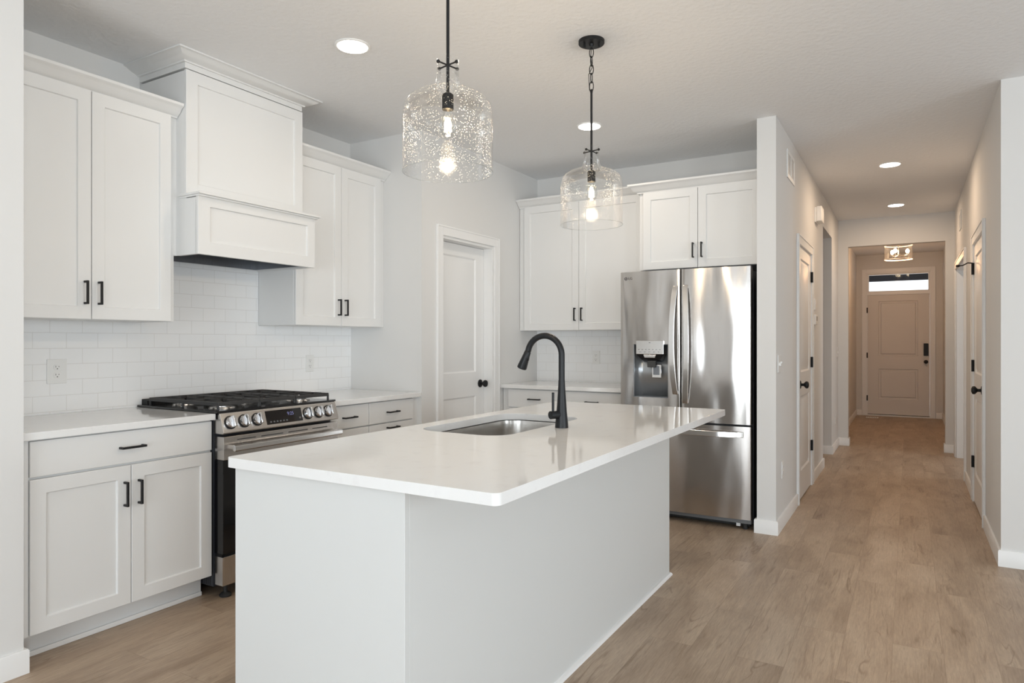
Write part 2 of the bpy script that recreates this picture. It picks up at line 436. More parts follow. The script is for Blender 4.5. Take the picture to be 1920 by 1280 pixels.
    def build(s, name, m, parent=None, bevel=0.0, seg=2, smooth=None, label=None, abs_=True):
        bmesh.ops.recalc_face_normals(s.bm, faces=s.bm.faces[:])
        me = bpy.data.meshes.new(name)
        off = Vector((0, 0, 0))
        if parent is not None and abs_:
            p = parent
            while p is not None: off += p.location; p = p.parent
        if abs_ and parent is None:
            pass
        if off.length: bmesh.ops.translate(s.bm, verts=s.bm.verts[:], vec=-off)
        s.bm.to_mesh(me); s.bm.free()
        o = bpy.data.objects.new(name, me); sc.collection.objects.link(o)
        me.materials.append(m)
        if parent is not None: o.parent = parent
        if bevel:
            md = o.modifiers.new('bevel', 'BEVEL'); md.width = bevel; md.segments = seg
            md.limit_method = 'ANGLE'; md.angle_limit = math.radians(35); md.harden_normals = False
        if smooth is None: smooth = 35
        if smooth:
            ang = math.radians(smooth)
            for p in me.polygons: p.use_smooth = True
            bm2 = bmesh.new(); bm2.from_mesh(me)
            for e in bm2.edges:
                e.smooth = not (len(e.link_faces) == 2 and e.calc_face_angle(0) > ang)
            bm2.to_mesh(me); bm2.free()
        if label: o['label'] = label
        return o

def thing(name, label, cat, loc=(0, 0, 0), group=None):
    o = bpy.data.objects.new(name, None); sc.collection.objects.link(o)
    o.empty_display_size = 0.1
    o.location = loc; o['label'] = label; o['category'] = cat
    if group: o['group'] = group
    return o
def tag(o, label, cat, group=None):
    o['label'] = label; o['category'] = cat
    if group: o['group'] = group
    return o
def struct(o, label=None):
    o['kind'] = 'structure'
    if label: o['label'] = label
    return o
def sroot(name, loc=(0, 0, 0), label=None):
    o = bpy.data.objects.new(name, None); sc.collection.objects.link(o); o.location = loc
    return struct(o, label)
def text(name, body, size, loc, rot, m, parent, ext=0.0003, ax='CENTER'):
    c = bpy.data.curves.new(name, 'FONT'); c.body = body; c.size = size; c.extrude = ext
    c.align_x = ax; c.align_y = 'CENTER'
    t_ = bpy.data.objects.new(name + '_curve', c); sc.collection.objects.link(t_)
    bpy.context.view_layer.update()
    me = bpy.data.meshes.new_from_object(t_.evaluated_get(bpy.context.evaluated_depsgraph_get()))
    bpy.data.objects.remove(t_)
    o = bpy.data.objects.new(name, me); sc.collection.objects.link(o); me.materials.clear(); me.materials.append(m)
    off = Vector((0, 0, 0)); p = parent
    while p is not None: off += p.location; p = p.parent
    o.parent = parent; o.location = Vector(loc) - off; o.rotation_euler = rot
    return o
def dup(root, loc, label=None, group=None):
    r = root.copy(); sc.collection.objects.link(r); r.location = loc
    if label: r['label'] = label
    if group: r['group'] = group
    for ch in list(root.children):
        c = ch.copy(); sc.collection.objects.link(c); c.parent = r
        for g in list(ch.children):
            d = g.copy(); sc.collection.objects.link(d); d.parent = c
    return r

# facing frames: (across, outward, z) -> world
FX = lambda X0: (lambda a, d, z: (X0 + d, a, z))      # faces +X
FXN = lambda X0: (lambda a, d, z: (X0 - d, a, z))     # faces -X
FY = lambda Y0: (lambda a, d, z: (a, Y0 - d, z))      # faces -Y
def fbox(mb, F, a0, a1, d0, d1, z0, z1):
    p, q = F(a0, d0, z0), F(a1, d1, z1)
    return mb.box(p[0], q[0], p[1], q[1], p[2], q[2])

C = 2.743
# ================================================================== SETTING
m = MB(); m.box(-6, 6, -4.2, 14.6, -0.1, 0); struct(m.build('floor', FLOOR, smooth=0), 'light oak plank floor running down the hall')
m = MB(); m.box(-3.75, 4.4, -4.0, 13.2, C, C + 0.12); struct(m.build('ceiling', CEIL, smooth=0), 'lightly textured off white ceiling')

def wall(name, boxes, label=None, m_=WALL):
    mb = MB()
    for b in boxes: mb.box(*b)
    return struct(mb.build(name, m_, smooth=0), label)
wall('wall_kitchen_left', [(-3.725, -3.605, 1.14, 3.84, 0, C)])
wall('wall_living_left', [(-3.03, -2.91, -3.92, 1.262, 0, C), (-3.605, -3.03, 1.142, 1.262, 0, C)], 'white wall end at the left edge')
wall('wall_kitchen_end', [(-3.605, -2.93, 3.72, 3.84, 0, C)])
wall('wall_pantry', [(-3.05, -2.93, 3.84, 3.955, 0, C), (-3.05, -2.93, 4.66, 5.54, 0, C), (-3.05, -2.93, 3.955, 4.66, 2.04, C)], 'wall holding the pantry door')
wall('wall_kitchen_back', [(-2.93, -0.87, 5.42, 5.54, 0, C)])
wall('wall_hall_left', [(-0.87, -0.75, 4.665, 5.665, 0, C), (-0.87, -0.75, 6.45, 7.44, 0, C), (-0.87, -0.75, 8.33, 9.24, 0, C),
                        (-0.87, -0.75, 5.665, 6.45, 2.045, C), (-0.87, -0.75, 7.44, 8.33, 2.43, C)], 'left hall wall ending beside the refrigerator')
wall('wall_hall_right', [(0.445, 0.565, 4.79, 5.62, 0, C), (0.445, 0.565, 6.44, 7.40, 0, C), (0.445, 0.565, 8.78, 9.24, 0, C),
                         (0.445, 0.565, 5.62, 6.44, 2.045, C), (0.445, 0.565, 7.40, 8.78, 2.06, C)])
wall('wall_living_right_return', [(0.445, 4.32, 4.67, 4.79, 0, C)], 'white wall at the right edge')
wall('wall_hall_end', [(-0.75, -0.64, 9.12, 9.24, 0, C), (0.355, 0.445, 9.12, 9.24, 0, C), (-0.64, 0.355, 9.12, 9.24, 2.415, C)])
wall('wall_foyer_left', [(-0.91, -0.79, 9.24, 13.17, 0, C)])
wall('wall_foyer_right', [(0.475, 0.595, 9.24, 13.17, 0, C)])
wall('wall_foyer_front', [(-0.79, -0.635, 13.05, 13.17, 0, C), (0.31, 0.475, 13.05, 13.17, 0, C), (-0.635, 0.31, 13.05, 13.17, 2.44, C)])
# living room behind the camera
wall('wall_living_back', [(-2.91, -1.5, -3.92, -3.8, 0, C), (1.5, 2.05, -3.92, -3.8, 0, C), (3.55, 4.2, -3.92, -3.8, 0, C),
                          (-1.5, 1.5, -3.92, -3.8, 2.08, C), (2.05, 3.55, -3.92, -3.8, 2.15, C), (2.05, 3.55, -3.92, -3.8, 0, 0.65)])
wall('wall_living_far_right', [(4.2, 4.32, -3.92, -2.4, 0, C), (4.2, 4.32, -0.8, 1.0, 0, C), (4.2, 4.32, 2.6, 4.67, 0, C),
                               (4.2, 4.32, -2.4, -0.8, 0, 0.08), (4.2, 4.32, -2.4, -0.8, 2.15, C),
                               (4.2, 4.32, 1.0, 2.6, 0, 0.65), (4.2, 4.32, 1.0, 2.6, 2.15, C)])
# rooms off the hall
wall('wall_side_room', [(3.5, 3.62, 6.78, 7.3, 0, C), (3.5, 3.62, 8.7, 9.3, 0, C), (3.5, 3.62, 7.3, 8.7, 0, 0.65), (3.5, 3.62, 7.3, 8.7, 2.15, C),
                        (0.565, 3.5, 6.78, 6.9, 0, C), (0.595, 3.5, 9.18, 9.3, 0, C)])
wall('wall_left_nook', [(-2.6, -2.48, 6.9, 8.95, 0, C), (-2.48, -0.87, 6.9, 7.02, 0, C), (-2.48, -0.87, 8.83, 8.95, 0, C)])

# window frames of the living room (out of frame, they show in the metal)
def win_frame(name, F, a0, a1, z0, z1, bars):
    mb = MB(); t = 0.05
    fbox(mb, F, a0, a0 + t, -0.1, -0.02, z0, z1); fbox(mb, F, a1 - t, a1, -0.1, -0.02, z0, z1)
    fbox(mb, F, a0 + t, a1 - t, -0.1, -0.02, z0, z0 + t); fbox(mb, F, a0 + t, a1 - t, -0.1, -0.02, z1 - t, z1)
    for b in bars: fbox(mb, F, b - t / 2, b + t / 2, -0.09, -0.03, z0 + t, z1 - t)
    return struct(mb.build(name, TRIM, smooth=0))
FYP = lambda Y0: (lambda a, d, z: (a, Y0 + d, z))
win_frame('window_2', FYP(-3.8), -1.5, 1.5, 0.0, 2.08, [-0.5, 0.5])
win_frame('window_3', FYP(-3.8), 2.05, 3.55, 0.65, 2.15, [2.8])
win_frame('window_4', FXN(4.2), -2.4, -0.8, 0.08, 2.15, [-1.6])
win_frame('window_5', FXN(4.2), 1.0, 2.6, 0.65, 2.15, [1.8])
win_frame('window_6', FXN(3.5), 7.3, 8.7, 0.65, 2.15, [8.0])

# tile behind the counters
m = MB(); m.box(-3.604, -3.597, 1.262, 2.105, 0.912, 1.372); m.box(-3.604, -3.597, 2.105, 2.888, 0.9, 1.72); m.box(-3.604, -3.597, 2.888, 3.72, 0.912, 1.372)
o = struct(m.build('wall_tile_left', TILE, smooth=0), 'white subway tile backsplash behind the gas range')
m = MB(); m.box(-2.93, -1.80, 5.412, 5.419, 0.912, 1.372)
struct(m.build('wall_tile_back', TILE, smooth=0), 'white subway tile backsplash beside the refrigerator')

# baseboards
BBP = [(0, 0), (0.014, 0), (0.014, 0.086), (0.010, 0.092), (0, 0.092)]
def base(name, path, side=1, label=None):
    return struct(MB().sweep(path, BBP, side).build(name, TRIM), label)
base('baseboard_left', [(-2.91, -3.8), (-2.91, 1.262), (-3.04, 1.262)], 1)
base('baseboard_hall_left', [(-0.872, 4.70), (-0.872, 4.665), (-0.75, 4.665), (-0.75, 5.595)], 1)
base('baseboard_hall_left_middle', [(-0.75, 6.52), (-0.75, 7.44), (-0.87, 7.44)], 1)
base('baseboard_hall_left_far', [(-0.87, 8.33), (-0.75, 8.33), (-0.75, 9.12), (-0.64, 9.12), (-0.64, 9.24), (-0.79, 9.24), (-0.79, 13.05), (-0.705, 13.05)], 1)
base('baseboard_right', [(4.2, 4.67), (0.445, 4.67), (0.445, 5.55)], -1)
base('baseboard_hall_right', [(0.445, 6.51), (0.445, 7.33)], -1)
base('baseboard_hall_right_far', [(0.445, 8.85), (0.445, 9.12), (0.355, 9.12), (0.355, 9.24), (0.475, 9.24), (0.475, 13.05), (0.38, 13.05)], -1)
base('baseboard_kitchen_end', [(-2.955, 3.72), (-2.93, 3.72), (-2.93, 3.885)], 1)
base('baseboard_nook', [(-0.87, 8.33), (-0.87, 8.83), (-2.48, 8.83)], -1)

# ------------------------------------------------------------------ interior doors
def casing(mb, F, a0, a1, zt, w_=0.072, t=0.016, z0=0.0):
    fbox(mb, F, a0 - w_, a0, 0, t, z0, zt + w_); fbox(mb, F, a1, a1 + w_, 0, t, z0, zt + w_)
    fbox(mb, F, a0, a1, 0, t, zt, zt + w_)
    # raised back edge
    fbox(mb, F, a0 - w_, a0 - w_ + 0.012, t, t + 0.005, z0, zt + w_); fbox(mb, F, a1 + w_ - 0.012, a1 + w_, t, t + 0.005, z0, zt + w_)
    fbox(mb, F, a0 - w_ + 0.012, a1 + w_ - 0.012, t, t + 0.005, zt + w_ - 0.012, zt + w_)
def jamb(mb, F, a0, a1, zt, depth=0.12, t=0.018):
    fbox(mb, F, a0, a0 + t, -depth, 0, 0, zt); fbox(mb, F, a1 - t, a1, -depth, 0, 0, zt)
    fbox(mb, F, a0 + t, a1 - t, -depth, 0, zt - t, zt)
PANEL = [(0.012, 0.009), (0.022, 0.009), (0.045, 0.002)]
def knob_mb(F, a, d, z):
    """round passage knob with its rose, axis along the outward direction"""
    mb = MB()
    prof = [(0, 0), (0.032, 0), (0.032, 0.006), (0.026, 0.010), (0.011, 0.013), (0.011, 0.030), (0.018, 0.036),
            (0.027, 0.044), (0.029, 0.052), (0.026, 0.061), (0.014, 0.067), (0, 0.068)]
    n = 28; rings = []
    for r, h in prof:
        ring = []
        for i in range(n if r > 0 else 1):
            t = 2 * PI * i / n
            ring.append(mb.bm.verts.new(F(a + r * math.cos(t), d + h, z + r * math.sin(t))))
        rings.append(ring)
    for A, B in zip(rings, rings[1:]):
        for i in range(n):
            j = (i + 1) % n
            if len(A) == 1: mb.bm.faces.new((A[0], B[i], B[j]))
            elif len(B) == 1: mb.bm.faces.new((A[i], A[j], B[0]))
            else: mb.bm.faces.new((A[i], A[j], B[j], B[i]))
    return mb
def hinge(F, a, d, z, parent, w_=0.030):
    mb = MB(); fbox(mb, F, a - w_, a + w_, d - 0.001, d + 0.004, z - 0.045, z + 0.045)
    p, q = F(a, d + 0.010, z - 0.046), F(a, d + 0.010, z + 0.046)
    mb.cyl(p, q, 0.009, n=14)
    return mb.build('hinge', BLACK, parent, label='black hinge')
def two_panel(name, F, a0, a1, zt, d1, kn, hg, loc, label, th=0.035, panels_z=((0.23, 0.83), (1.02, 1.93)), mat_=TRIM):
    r = sroot(name, loc, label)
    mb = MB(); casing(mb, F, a0, a1, zt); mb.build('door_casing', TRIM, r, bevel=0.002)
    mb = MB(); jamb(mb, F, a0 - 0.001, a1 + 0.001, zt); mb.build('door_jamb', TRIM, r)
    A0, A1 = a0 + 0.02, a1 - 0.02
    lf = MB().slab(F, A0, A1, 0.012, zt - 0.021, d1 - th, d1, [(A0 + 0.11, A1 - 0.11, p[0], p[1]) for p in panels_z], PANEL).build('door_leaf', mat_, r, smooth=20)
    knob_mb(F, kn, d1, 0.925).build('door_knob', BLACK, r, label='round black knob')
    for z in (hg[1:] if hg else ()): hinge(F, hg[0], d1, z, r)
    return r
two_panel('door_1', FX(-2.93), 3.955, 4.66, 2.04, -0.085, 4.59, None, (-2.93, 4.3, 0), 'white two panel pantry door with black knob')
two_panel('door_2', FX(-0.75), 5.665, 6.45, 2.03, 0.004, 5.735, (6.437, 0.355, 1.085, 1.83), (-0.75, 6.05, 0), 'white hall closet door left of the passage')
d3 = two_panel('door_3', FXN(0.445), 5.62, 6.44, 2.03, 0.004, 5.70, (6.43, 0.32, 1.075, 1.84), (0.445, 6.0, 0), 'white door on the right side of the hall')
m = MB(); m.tube([(0.43, 6.43, 1.885), (0.40, 6.44, 1.89), (0.37, 6.47, 1.875), (0.34, 6.50, 1.875)], 0.005, n=8); m.cyl((0.345, 6.495, 1.875), (0.33, 6.51, 1.875), 0.010, n=10)
m.build('door_stop', BLACK, d3, label='black hinge pin door stop')
# cased opening on the right
r = sroot('door_4', (0.445, 8.1, 0), 'white cased opening far down the right of the hall')
m = MB(); casing(m, FXN(0.445), 7.40, 8.78, 2.05); m.build('door_casing', TRIM, r, bevel=0.002)
m = MB(); jamb(m, FXN(0.445), 7.399, 8.781, 2.06, 0.14); m.build('door_jamb', TRIM, r)

# ------------------------------------------------------------------ front door with transom
F = FY(13.05)
r = sroot('door_5', (-0.16, 13.05, 0), 'beige two panel front door with black keypad lock')
m = MB()
fbox(m, F, -0.702, -0.632, 0, 0.018, 0, 2.50); fbox(m, F, 0.306, 0.371, 0, 0.018, 0, 2.50); fbox(m, F, -0.632, 0.306, 0, 0.018, 2.436, 2.50)
m.build('door_casing', TRIM, r, bevel=0.002)
m = MB()
fbox(m, F, -0.634, -0.618, -0.12, 0.005, 0, 2.438); fbox(m, F, 0.292, 0.308, -0.12, 0.005, 0, 2.438)
fbox(m, F, -0.618, 0.292, -0.12, 0.005, 2.42, 2.438); fbox(m, F, -0.618, 0.292, -0.12, 0.005, 2.06, 2.105)
m.build('door_jamb', TRIM, r)
m = MB(); fbox(m, F, -0.634, 0.308, -0.12, 0.03, 0.0, 0.02); m.build('threshold', PLATE, r)
m = MB().slab(F, -0.616, 0.290, 0.03, 2.058, -0.055, -0.012, [(-0.45, 0.125, 0.29, 0.80), (-0.45, 0.125, 1.02, 1.95)], [(0.006, 0.016), (0.030, 0.016), (0.040, 0.002)])
m.build('door_leaf', FOY, r, smooth=20, label='beige painted door leaf')
m = MB(); fbox(m, F, 0.205, 0.272, -0.012, 0.012, 1.03, 1.235); m.build('keypad_lock', BLACK, r, bevel=0.006, label='black keypad deadbolt')
knob_mb(F, 0.238, -0.012, 0.93).build('door_knob', BLACK, r)
for z in (0.30, 1.03, 1.80): hinge(F, -0.622, 0.002, z, r, 0.008)
m = MB(); fbox(m, F, -0.616, 0.290, -0.05, -0.015, 0.021, 0.032); m.build('door_sweep', RUB, r)
r = sroot('window_1', (-0.16, 13.08, 2.1), 'transom window above the front door')
m = MB(); t = 0.02
fbox(m, F, -0.617, -0.597, -0.08, -0.02, 2.106, 2.419); fbox(m, F, 0.271, 0.291, -0.08, -0.02, 2.106, 2.419)
fbox(m, F, -0.597, 0.271, -0.08, -0.02, 2.106, 2.126); fbox(m, F, -0.597, 0.271, -0.08, -0.02, 2.399, 2.419)
m.build('window_frame', PLATE, r)
m = MB(); fbox(m, F, -0.597, 0.271, -0.055, -0.05, 2.126, 2.399); m.build('pane', CLEAR, r, smooth=0)
m = MB(); m.box(-2.2, 2.0, 14.45, 14.6, 2.425, 2.60); m.box(-2.2, 2.0, 14.44, 14.45, 2.395, 2.425)
struct(m.build('beam_porch', SOFFIT, smooth=0), 'dark porch beam seen through the transom')
m = MB(); m.box(-2.2, 2.0, 13.2, 14.6, 2.60, 2.66); struct(m.build('ceiling_porch', SOFFIT, smooth=0))
m = MB(); m.cyl((-2.1, 14.5, 0), (-2.1, 14.5, 2.425), 0.07, n=16); struct(m.build('column_porch', TRIM))

# ================================================================== CABINETRY
def shaker(name, F, a0, a1, z0, z1, d1, parent, rail=0.058, th=0.019, label=None):
    mb = MB().slab(F, a0, a1, z0, z1, d1 - th, d1, [(a0 + rail, a1 - rail, z0 + rail, z1 - rail)], [(0.0015, 0.009)])
    return mb.build(name, CAB, parent, bevel=0.0015, seg=1, smooth=0, label=label)
def flat(name, F, a0, a1, z0, z1, d1, parent, th=0.019):
    mb = MB(); fbox(mb, F, a0, a1, d1 - th, d1, z0, z1)
    return mb.build(name, CAB, parent, bevel=0.0015, seg=1, smooth=0)
def pull(F, a, z, d, parent, vert=True, L=0.108, p=0.032, s_=0.0095):
    mb = MB(); h = L / 2; t = s_ / 2
    if vert:
        fbox(mb, F, a - t, a + t, d + p - s_, d + p, z - h, z + h)
        fbox(mb, F, a - t, a + t, d - 0.0002, d + p - s_, z - h, z - h + s_); fbox(mb, F, a - t, a + t, d - 0.0002, d + p - s_, z + h - s_, z + h)
    else:
        fbox(mb, F, a - h, a + h, d + p - s_, d + p, z - t, z + t)
        fbox(mb, F, a - h, a - h + s_, d - 0.0002, d + p - s_, z - t, z + t); fbox(mb, F, a + h - s_, a + h, d - 0.0002, d + p - s_, z - t, z + t)
    return mb.build('pull_handle', BLACK, parent, bevel=0.001, seg=1, smooth=0, label='black bar pull')
CROWN = [(0.0, 0.0), (0.012, 0.0), (0.014, 0.008), (0.022, 0.012), (0.036, 0.022), (0.050, 0.040), (0.058, 0.046), (0.066, 0.050), (0.070, 0.053), (0.070, 0.066), (0.0, 0.066)]
def crown(path, z, parent, side=1, sc_=1.0, extra=0.0):
    prof = [(o * sc_ + (0 if i in (0, len(CROWN) - 1) else 0), z + h * sc_) for i, (o, h) in enumerate(CROWN)]
    return MB().sweep(path, prof, side).build('crown_moulding', CAB, parent, smooth=30)

UB, UT = 1.368, 2.438            # bottom and top of the wall cabinets
XW = -3.596
def upper(name, label, F, a0, a1, z0, z1, depth, door_x, gap, loc, door_top, grp='white shaker wall cabinets', pull_z=1.491, carc=None):
    """F's outward 0 is the wall; depth is the face frame; the doors stand 19 mm proud"""
    r = thing(name, label, 'cabinet', loc, grp)
    mb = MB(); fbox(mb, F, a0, a1, 0.0, depth, z0, z1); mb.build('cabinet_box', CAB, r, bevel=0.001, seg=1, smooth=0)
    d = depth + 0.0205
    x0, x1 = door_x
    for i, (p, q) in enumerate(((x0, gap - 0.0017), (gap + 0.0017, x1))):
        dr = shaker('door', F, p, q, z0 + 0.001, door_top, d, r)
        pull(F, gap - 0.031 if i == 0 else gap + 0.031, pull_z, d, dr)
    return r
F = FX(-3.604)
u = upper('wall_cabinet', 'white double door wall cabinet left of the range hood', F, 1.278, 2.105, UB, UT, 0.329, (1.301, 2.078), 1.689, (-3.604, 1.69, UB), 2.424)
crown([(-3.275, 1.272), (-3.275, 2.117)], 2.42, u, 1, 1.0)
u2 = upper('wall_cabinet', 'white double door wall cabinet right of the range hood', F, 2.890, 3.7195, UB, UT, 0.329, (2.892, 3.665), 3.279, (-3.604, 3.3, UB), 2.424)
crown([(-3.275, 2.893), (-3.275, 3.718)], 2.42, u2, 1)
F = FY(5.411)
u3 = upper('wall_cabinet', 'white double door wall cabinet between pantry wall and refrigerator', F, -2.925, -1.757, 1.36, UT, 0.322, (-2.872, -1.800), -2.354, (-2.37, 5.411, 1.36), 2.424)
crown([(-2.9255, 5.089), (-1.757, 5.089)], 2.42, u3, 1)
u4 = upper('wall_cabinet', 'white double door cabinet above the refrigerator', F, -1.755, -0.8725, 1.80, 2.42, 0.54, (-1.722, -0.877), -1.312, (-1.34, 5.411, 1.8), 2.378, pull_z=1.925)
crown([(-1.756, 5.41), (-1.756, 4.862), (-0.8725, 4.862)], 2.376, u4, 1, 1.0)

# ---- range hood
h = thing('range_hood', 'white panelled wooden range hood above the gas range', 'range hood', (-3.604, 2.505, 1.71))
m = MB(); m.box(-3.604, -3.21, 2.120, 2.889, 2.0, 2.66); m.build('hood_chimney', CAB, h, smooth=0)
m = MB().slab(FX(-3.21), 2.120, 2.889, 2.0, 2.665, 0.0, 0.017, [(2.186, 2.829, 2.085, 2.603)], [(0.0015, 0.009)])
m.build('upper_panel', CAB, h, bevel=0.0012, seg=1, smooth=0)
m = MB(); m.box(-3.604, -3.199, 2.118, 2.8895, 2.672, 2.742); m.build('frieze', CAB, h, bevel=0.001, seg=1, smooth=0)
MB().sweep([(-3.604, 2.118), (-3.199, 2.118), (-3.199, 2.8895), (-3.604, 2.8895)], [(0, 2.700), (0.011, 2.700), (0.013, 2.706), (0.020, 2.709), (0.038, 2.715), (0.056, 2.723), (0.070, 2.731), (0.076, 2.734), (0.086, 2.735), (0.086, 2.7425), (0, 2.7425)], 1).build('crown_moulding', CAB, h, smooth=30)
# lower box, open underneath
m = MB()
m.box(-3.27, -3.116, 2.1201, 2.140, 1.711, 2.0); m.box(-3.27, -3.116, 2.869, 2.8885, 1.711, 2.0)
m.box(-3.604, -3.27, 2.1201, 2.126, 1.711, 2.0); m.box(-3.604, -3.27, 2.883, 2.8885, 1.711, 2.0)
m.box(-3.604, -3.112, 2.121, 2.888, 1.985, 2.0)
m.box(-3.604, -3.277, 2.1055, 2.1199, 1.711, 2.43)
m.build('hood_shell', CAB, h, smooth=0)
m = MB().slab(FX(-3.113), 2.120, 2.896, 1.710, 2.004, 0.0, 0.019, [(2.188, 2.838, 1.775, 1.957)], [(0.0015, 0.010)])
m.build('lower_panel', CAB, h, bevel=0.0012, seg=1, smooth=0)
m = MB(); m.box(-3.25, -3.066, 2.108, 2.918, 2.012, 2.024); m.box(-3.25, -3.080, 2.114, 2.908, 2.003, 2.012); m.build('ledge_moulding', CAB, h, bevel=0.002, smooth=0)
m = MB(); m.box(-3.594, -3.128, 2.142, 2.147, 1.722, 1.90); m.box(-3.594, -3.128, 2.862, 2.867, 1.722, 1.90)
m.box(-3.596, -3.591, 2.142, 2.867, 1.722, 1.90); m.box(-3.128, -3.123, 2.142, 2.867, 1.722, 1.90); m.box(-3.596, -3.123, 2.142, 2.867, 1.90, 1.905)
m.build('metal_liner', DARKST, h, smooth=0, label='dark grey metal liner under the hood')

# ---- base cabinets (left wall)
def toe(F, a0, a1, d, parent):
    mb = MB(); fbox(mb, F, a0, a1, 0.02, d, 0.0, 0.112)
    mb.build('toe_kick', CAB, parent, smooth=0)
    mb = MB(); fbox(mb, F, a0, a1, d, d + 0.012, 0.0, 0.022); mb.build('shoe_moulding', TRIM, parent, bevel=0.004, smooth=0)
F = FX(-3.604); DD = 0.629            # carcass depth; doors at -2.955
b1 = thing('base_cabinet', 'white base cabinet with wide drawer over two doors left of the range', 'cabinet', (-3.3, 1.69, 0), 'white shaker base cabinets')
m = MB(); fbox(m, F, 1.268, 2.104, 0, DD, 0.112, 0.881); m.build('cabinet_box', CAB, b1, smooth=0)
toe(F, 1.275, 2.102, 0.556, b1)
m = MB(); fbox(m, F, 1.2635, 1.3005, DD, DD + 0.012, 0.112, 0.881); m.build('filler_strip', CAB, b1, smooth=0)
dr = flat('drawer', F, 1.304, 2.098, 0.733, 0.874, 0.649, b1); pull(F, 1.70, 0.803, 0.649, dr, False)
dl = shaker('door', F, 1.304, 1.6993, 0.114, 0.7225, 0.649, b1); pull(F, 1.670, 0.600, 0.649, dl)
d2 = shaker('door', F, 1.7027, 2.098, 0.114, 0.7225, 0.649, b1); pull(F, 1.733, 0.600, 0.649, d2)

b2 = thing('base_cabinet', 'narrow white base cabinet with drawer and door right of the range', 'cabinet', (-3.3, 3.05, 0), 'white shaker base cabinets')
m = MB(); fbox(m, F, 2.884, 3.2175, 0, DD, 0.112, 0.881); m.build('cabinet_box', CAB, b2, smooth=0)
toe(F, 2.884, 3.2175, 0.556, b2)
dr = flat('drawer', F, 2.888, 3.2155, 0.736, 0.874, 0.649, b2); pull(F, 3.035, 0.802, 0.649, dr, False)
dl = shaker('door', F, 2.888, 3.2155, 0.114, 0.728, 0.649, b2); pull(F, 3.185, 0.600, 0.649, dl)

b3 = thing('base_cabinet', 'white three drawer base cabinet against the kitchen end wall', 'cabinet', (-3.3, 3.45, 0), 'white shaker base cabinets')
m = MB(); fbox(m, F, 3.219, 3.7195, 0, DD, 0.112, 0.881); m.build('cabinet_box', CAB, b3, smooth=0)
toe(F, 3.219, 3.7195, 0.556, b3)
m = MB(); fbox(m, F, 3.664, 3.7195, DD, DD + 0.006, 0.112, 0.881); m.build('filler_strip', CAB, b3, smooth=0)
for z0, z1, pz in ((0.736, 0.874, 0.802), (0.425, 0.728, 0.700), (0.114, 0.417, 0.388)):
    dr = flat('drawer', F, 3.2205, 3.661, z0, z1, 0.649, b3) if z0 > 0.7 else shaker('drawer', F, 3.2205, 3.661, z0, z1, 0.649, b3)
    pull(F, 3.435, pz, 0.649, dr, False)

# ---- base cabinets (back wall)
F = FY(5.411); DB = 0.60
b4 = thing('base_cabinet', 'white base cabinet beside the pantry door on the back wall', 'cabinet', (-2.65, 5.1, 0), 'white shaker base cabinets')
m = MB(); fbox(m, F, -2.925, -2.3625, 0, DB, 0.112, 0.881); m.build('cabinet_box', CAB, b4, smooth=0)
toe(F, -2.925, -2.3625, 0.53, b4)
dr = flat('drawer', F, -2.866, -2.3645, 0.726, 0.872, DB + 0.0205, b4); pull(F, -2.617, 0.797, DB + 0.0205, dr, False)
dl = shaker('door', F, -2.866, -2.3645, 0.114, 0.718, DB + 0.0205, b4); pull(F, -2.40, 0.60, DB + 0.0205, dl)
b5 = thing('base_cabinet', 'white base cabinet next to the refrigerator on the back wall', 'cabinet', (-2.1, 5.1, 0), 'white shaker base cabinets')
m = MB(); fbox(m, F, -2.3615, -1.812, 0, DB, 0.112, 0.881); m.build('cabinet_box', CAB, b5, smooth=0)
toe(F, -2.3615, -1.812, 0.53, b5)
dr = flat('drawer', F, -2.3595, -1.86, 0.726, 0.872, DB + 0.0205, b5); pull(F, -2.11, 0.797, DB + 0.0205, dr, False)
dl = shaker('door', F, -2.3595, -1.86, 0.114, 0.718, DB + 0.0205, b5); pull(F, -2.325, 0.60, DB + 0.0205, dl)

# ---- countertops
def rrect(x0, x1, y0, y1, rs, n=6):
    """rounded rectangle, counter clockwise, radii for (x1y0, x1y1, x0y1, x0y0)"""
    pts = []
    for (cx, cy, a0), r_ in zip(((x1, y0, -PI / 2), (x1, y1, 0), (x0, y1, PI / 2), (x0, y0, PI)), rs):
        sx = -1 if cx == x1 else 1; sy = -1 if cy == y1 else 1
        if r_ < 1e-5: pts.append((cx, cy)); continue
        ox, oy = cx + sx * r_, cy + sy * r_
        for i in range(n + 1):
            t = a0 + PI / 2 * i / n; pts.append((ox + r_ * math.cos(t), oy + r_ * math.sin(t)))
    return pts
def slab_top(name, outline, z0, z1, bev=0.003):
    mb = MB(); mb.hexa([(x, y, z0) for x, y in outline], [(x, y, z1) for x, y in outline])
    return mb.build(name, QUARTZ, None, bevel=bev, smooth=30)
tag(slab_top('countertop', rrect(-3.595, -2.930, 1.264, 2.102, (0.002,) * 4), 0.8815, 0.912), 'white quartz countertop left of the range', 'countertop', 'white quartz countertops')
tag(slab_top('countertop', rrect(-3.595, -2.930, 2.884, 3.718, (0.002,) * 4), 0.8815, 0.912), 'white quartz countertop right of the range', 'countertop', 'white quartz countertops')
tag(slab_top('countertop', rrect(-2.928, -1.814, 4.755, 5.410, (0.002,) * 4), 0.8815, 0.912), 'white quartz countertop between pantry door and refrigerator', 'countertop', 'white quartz countertops')

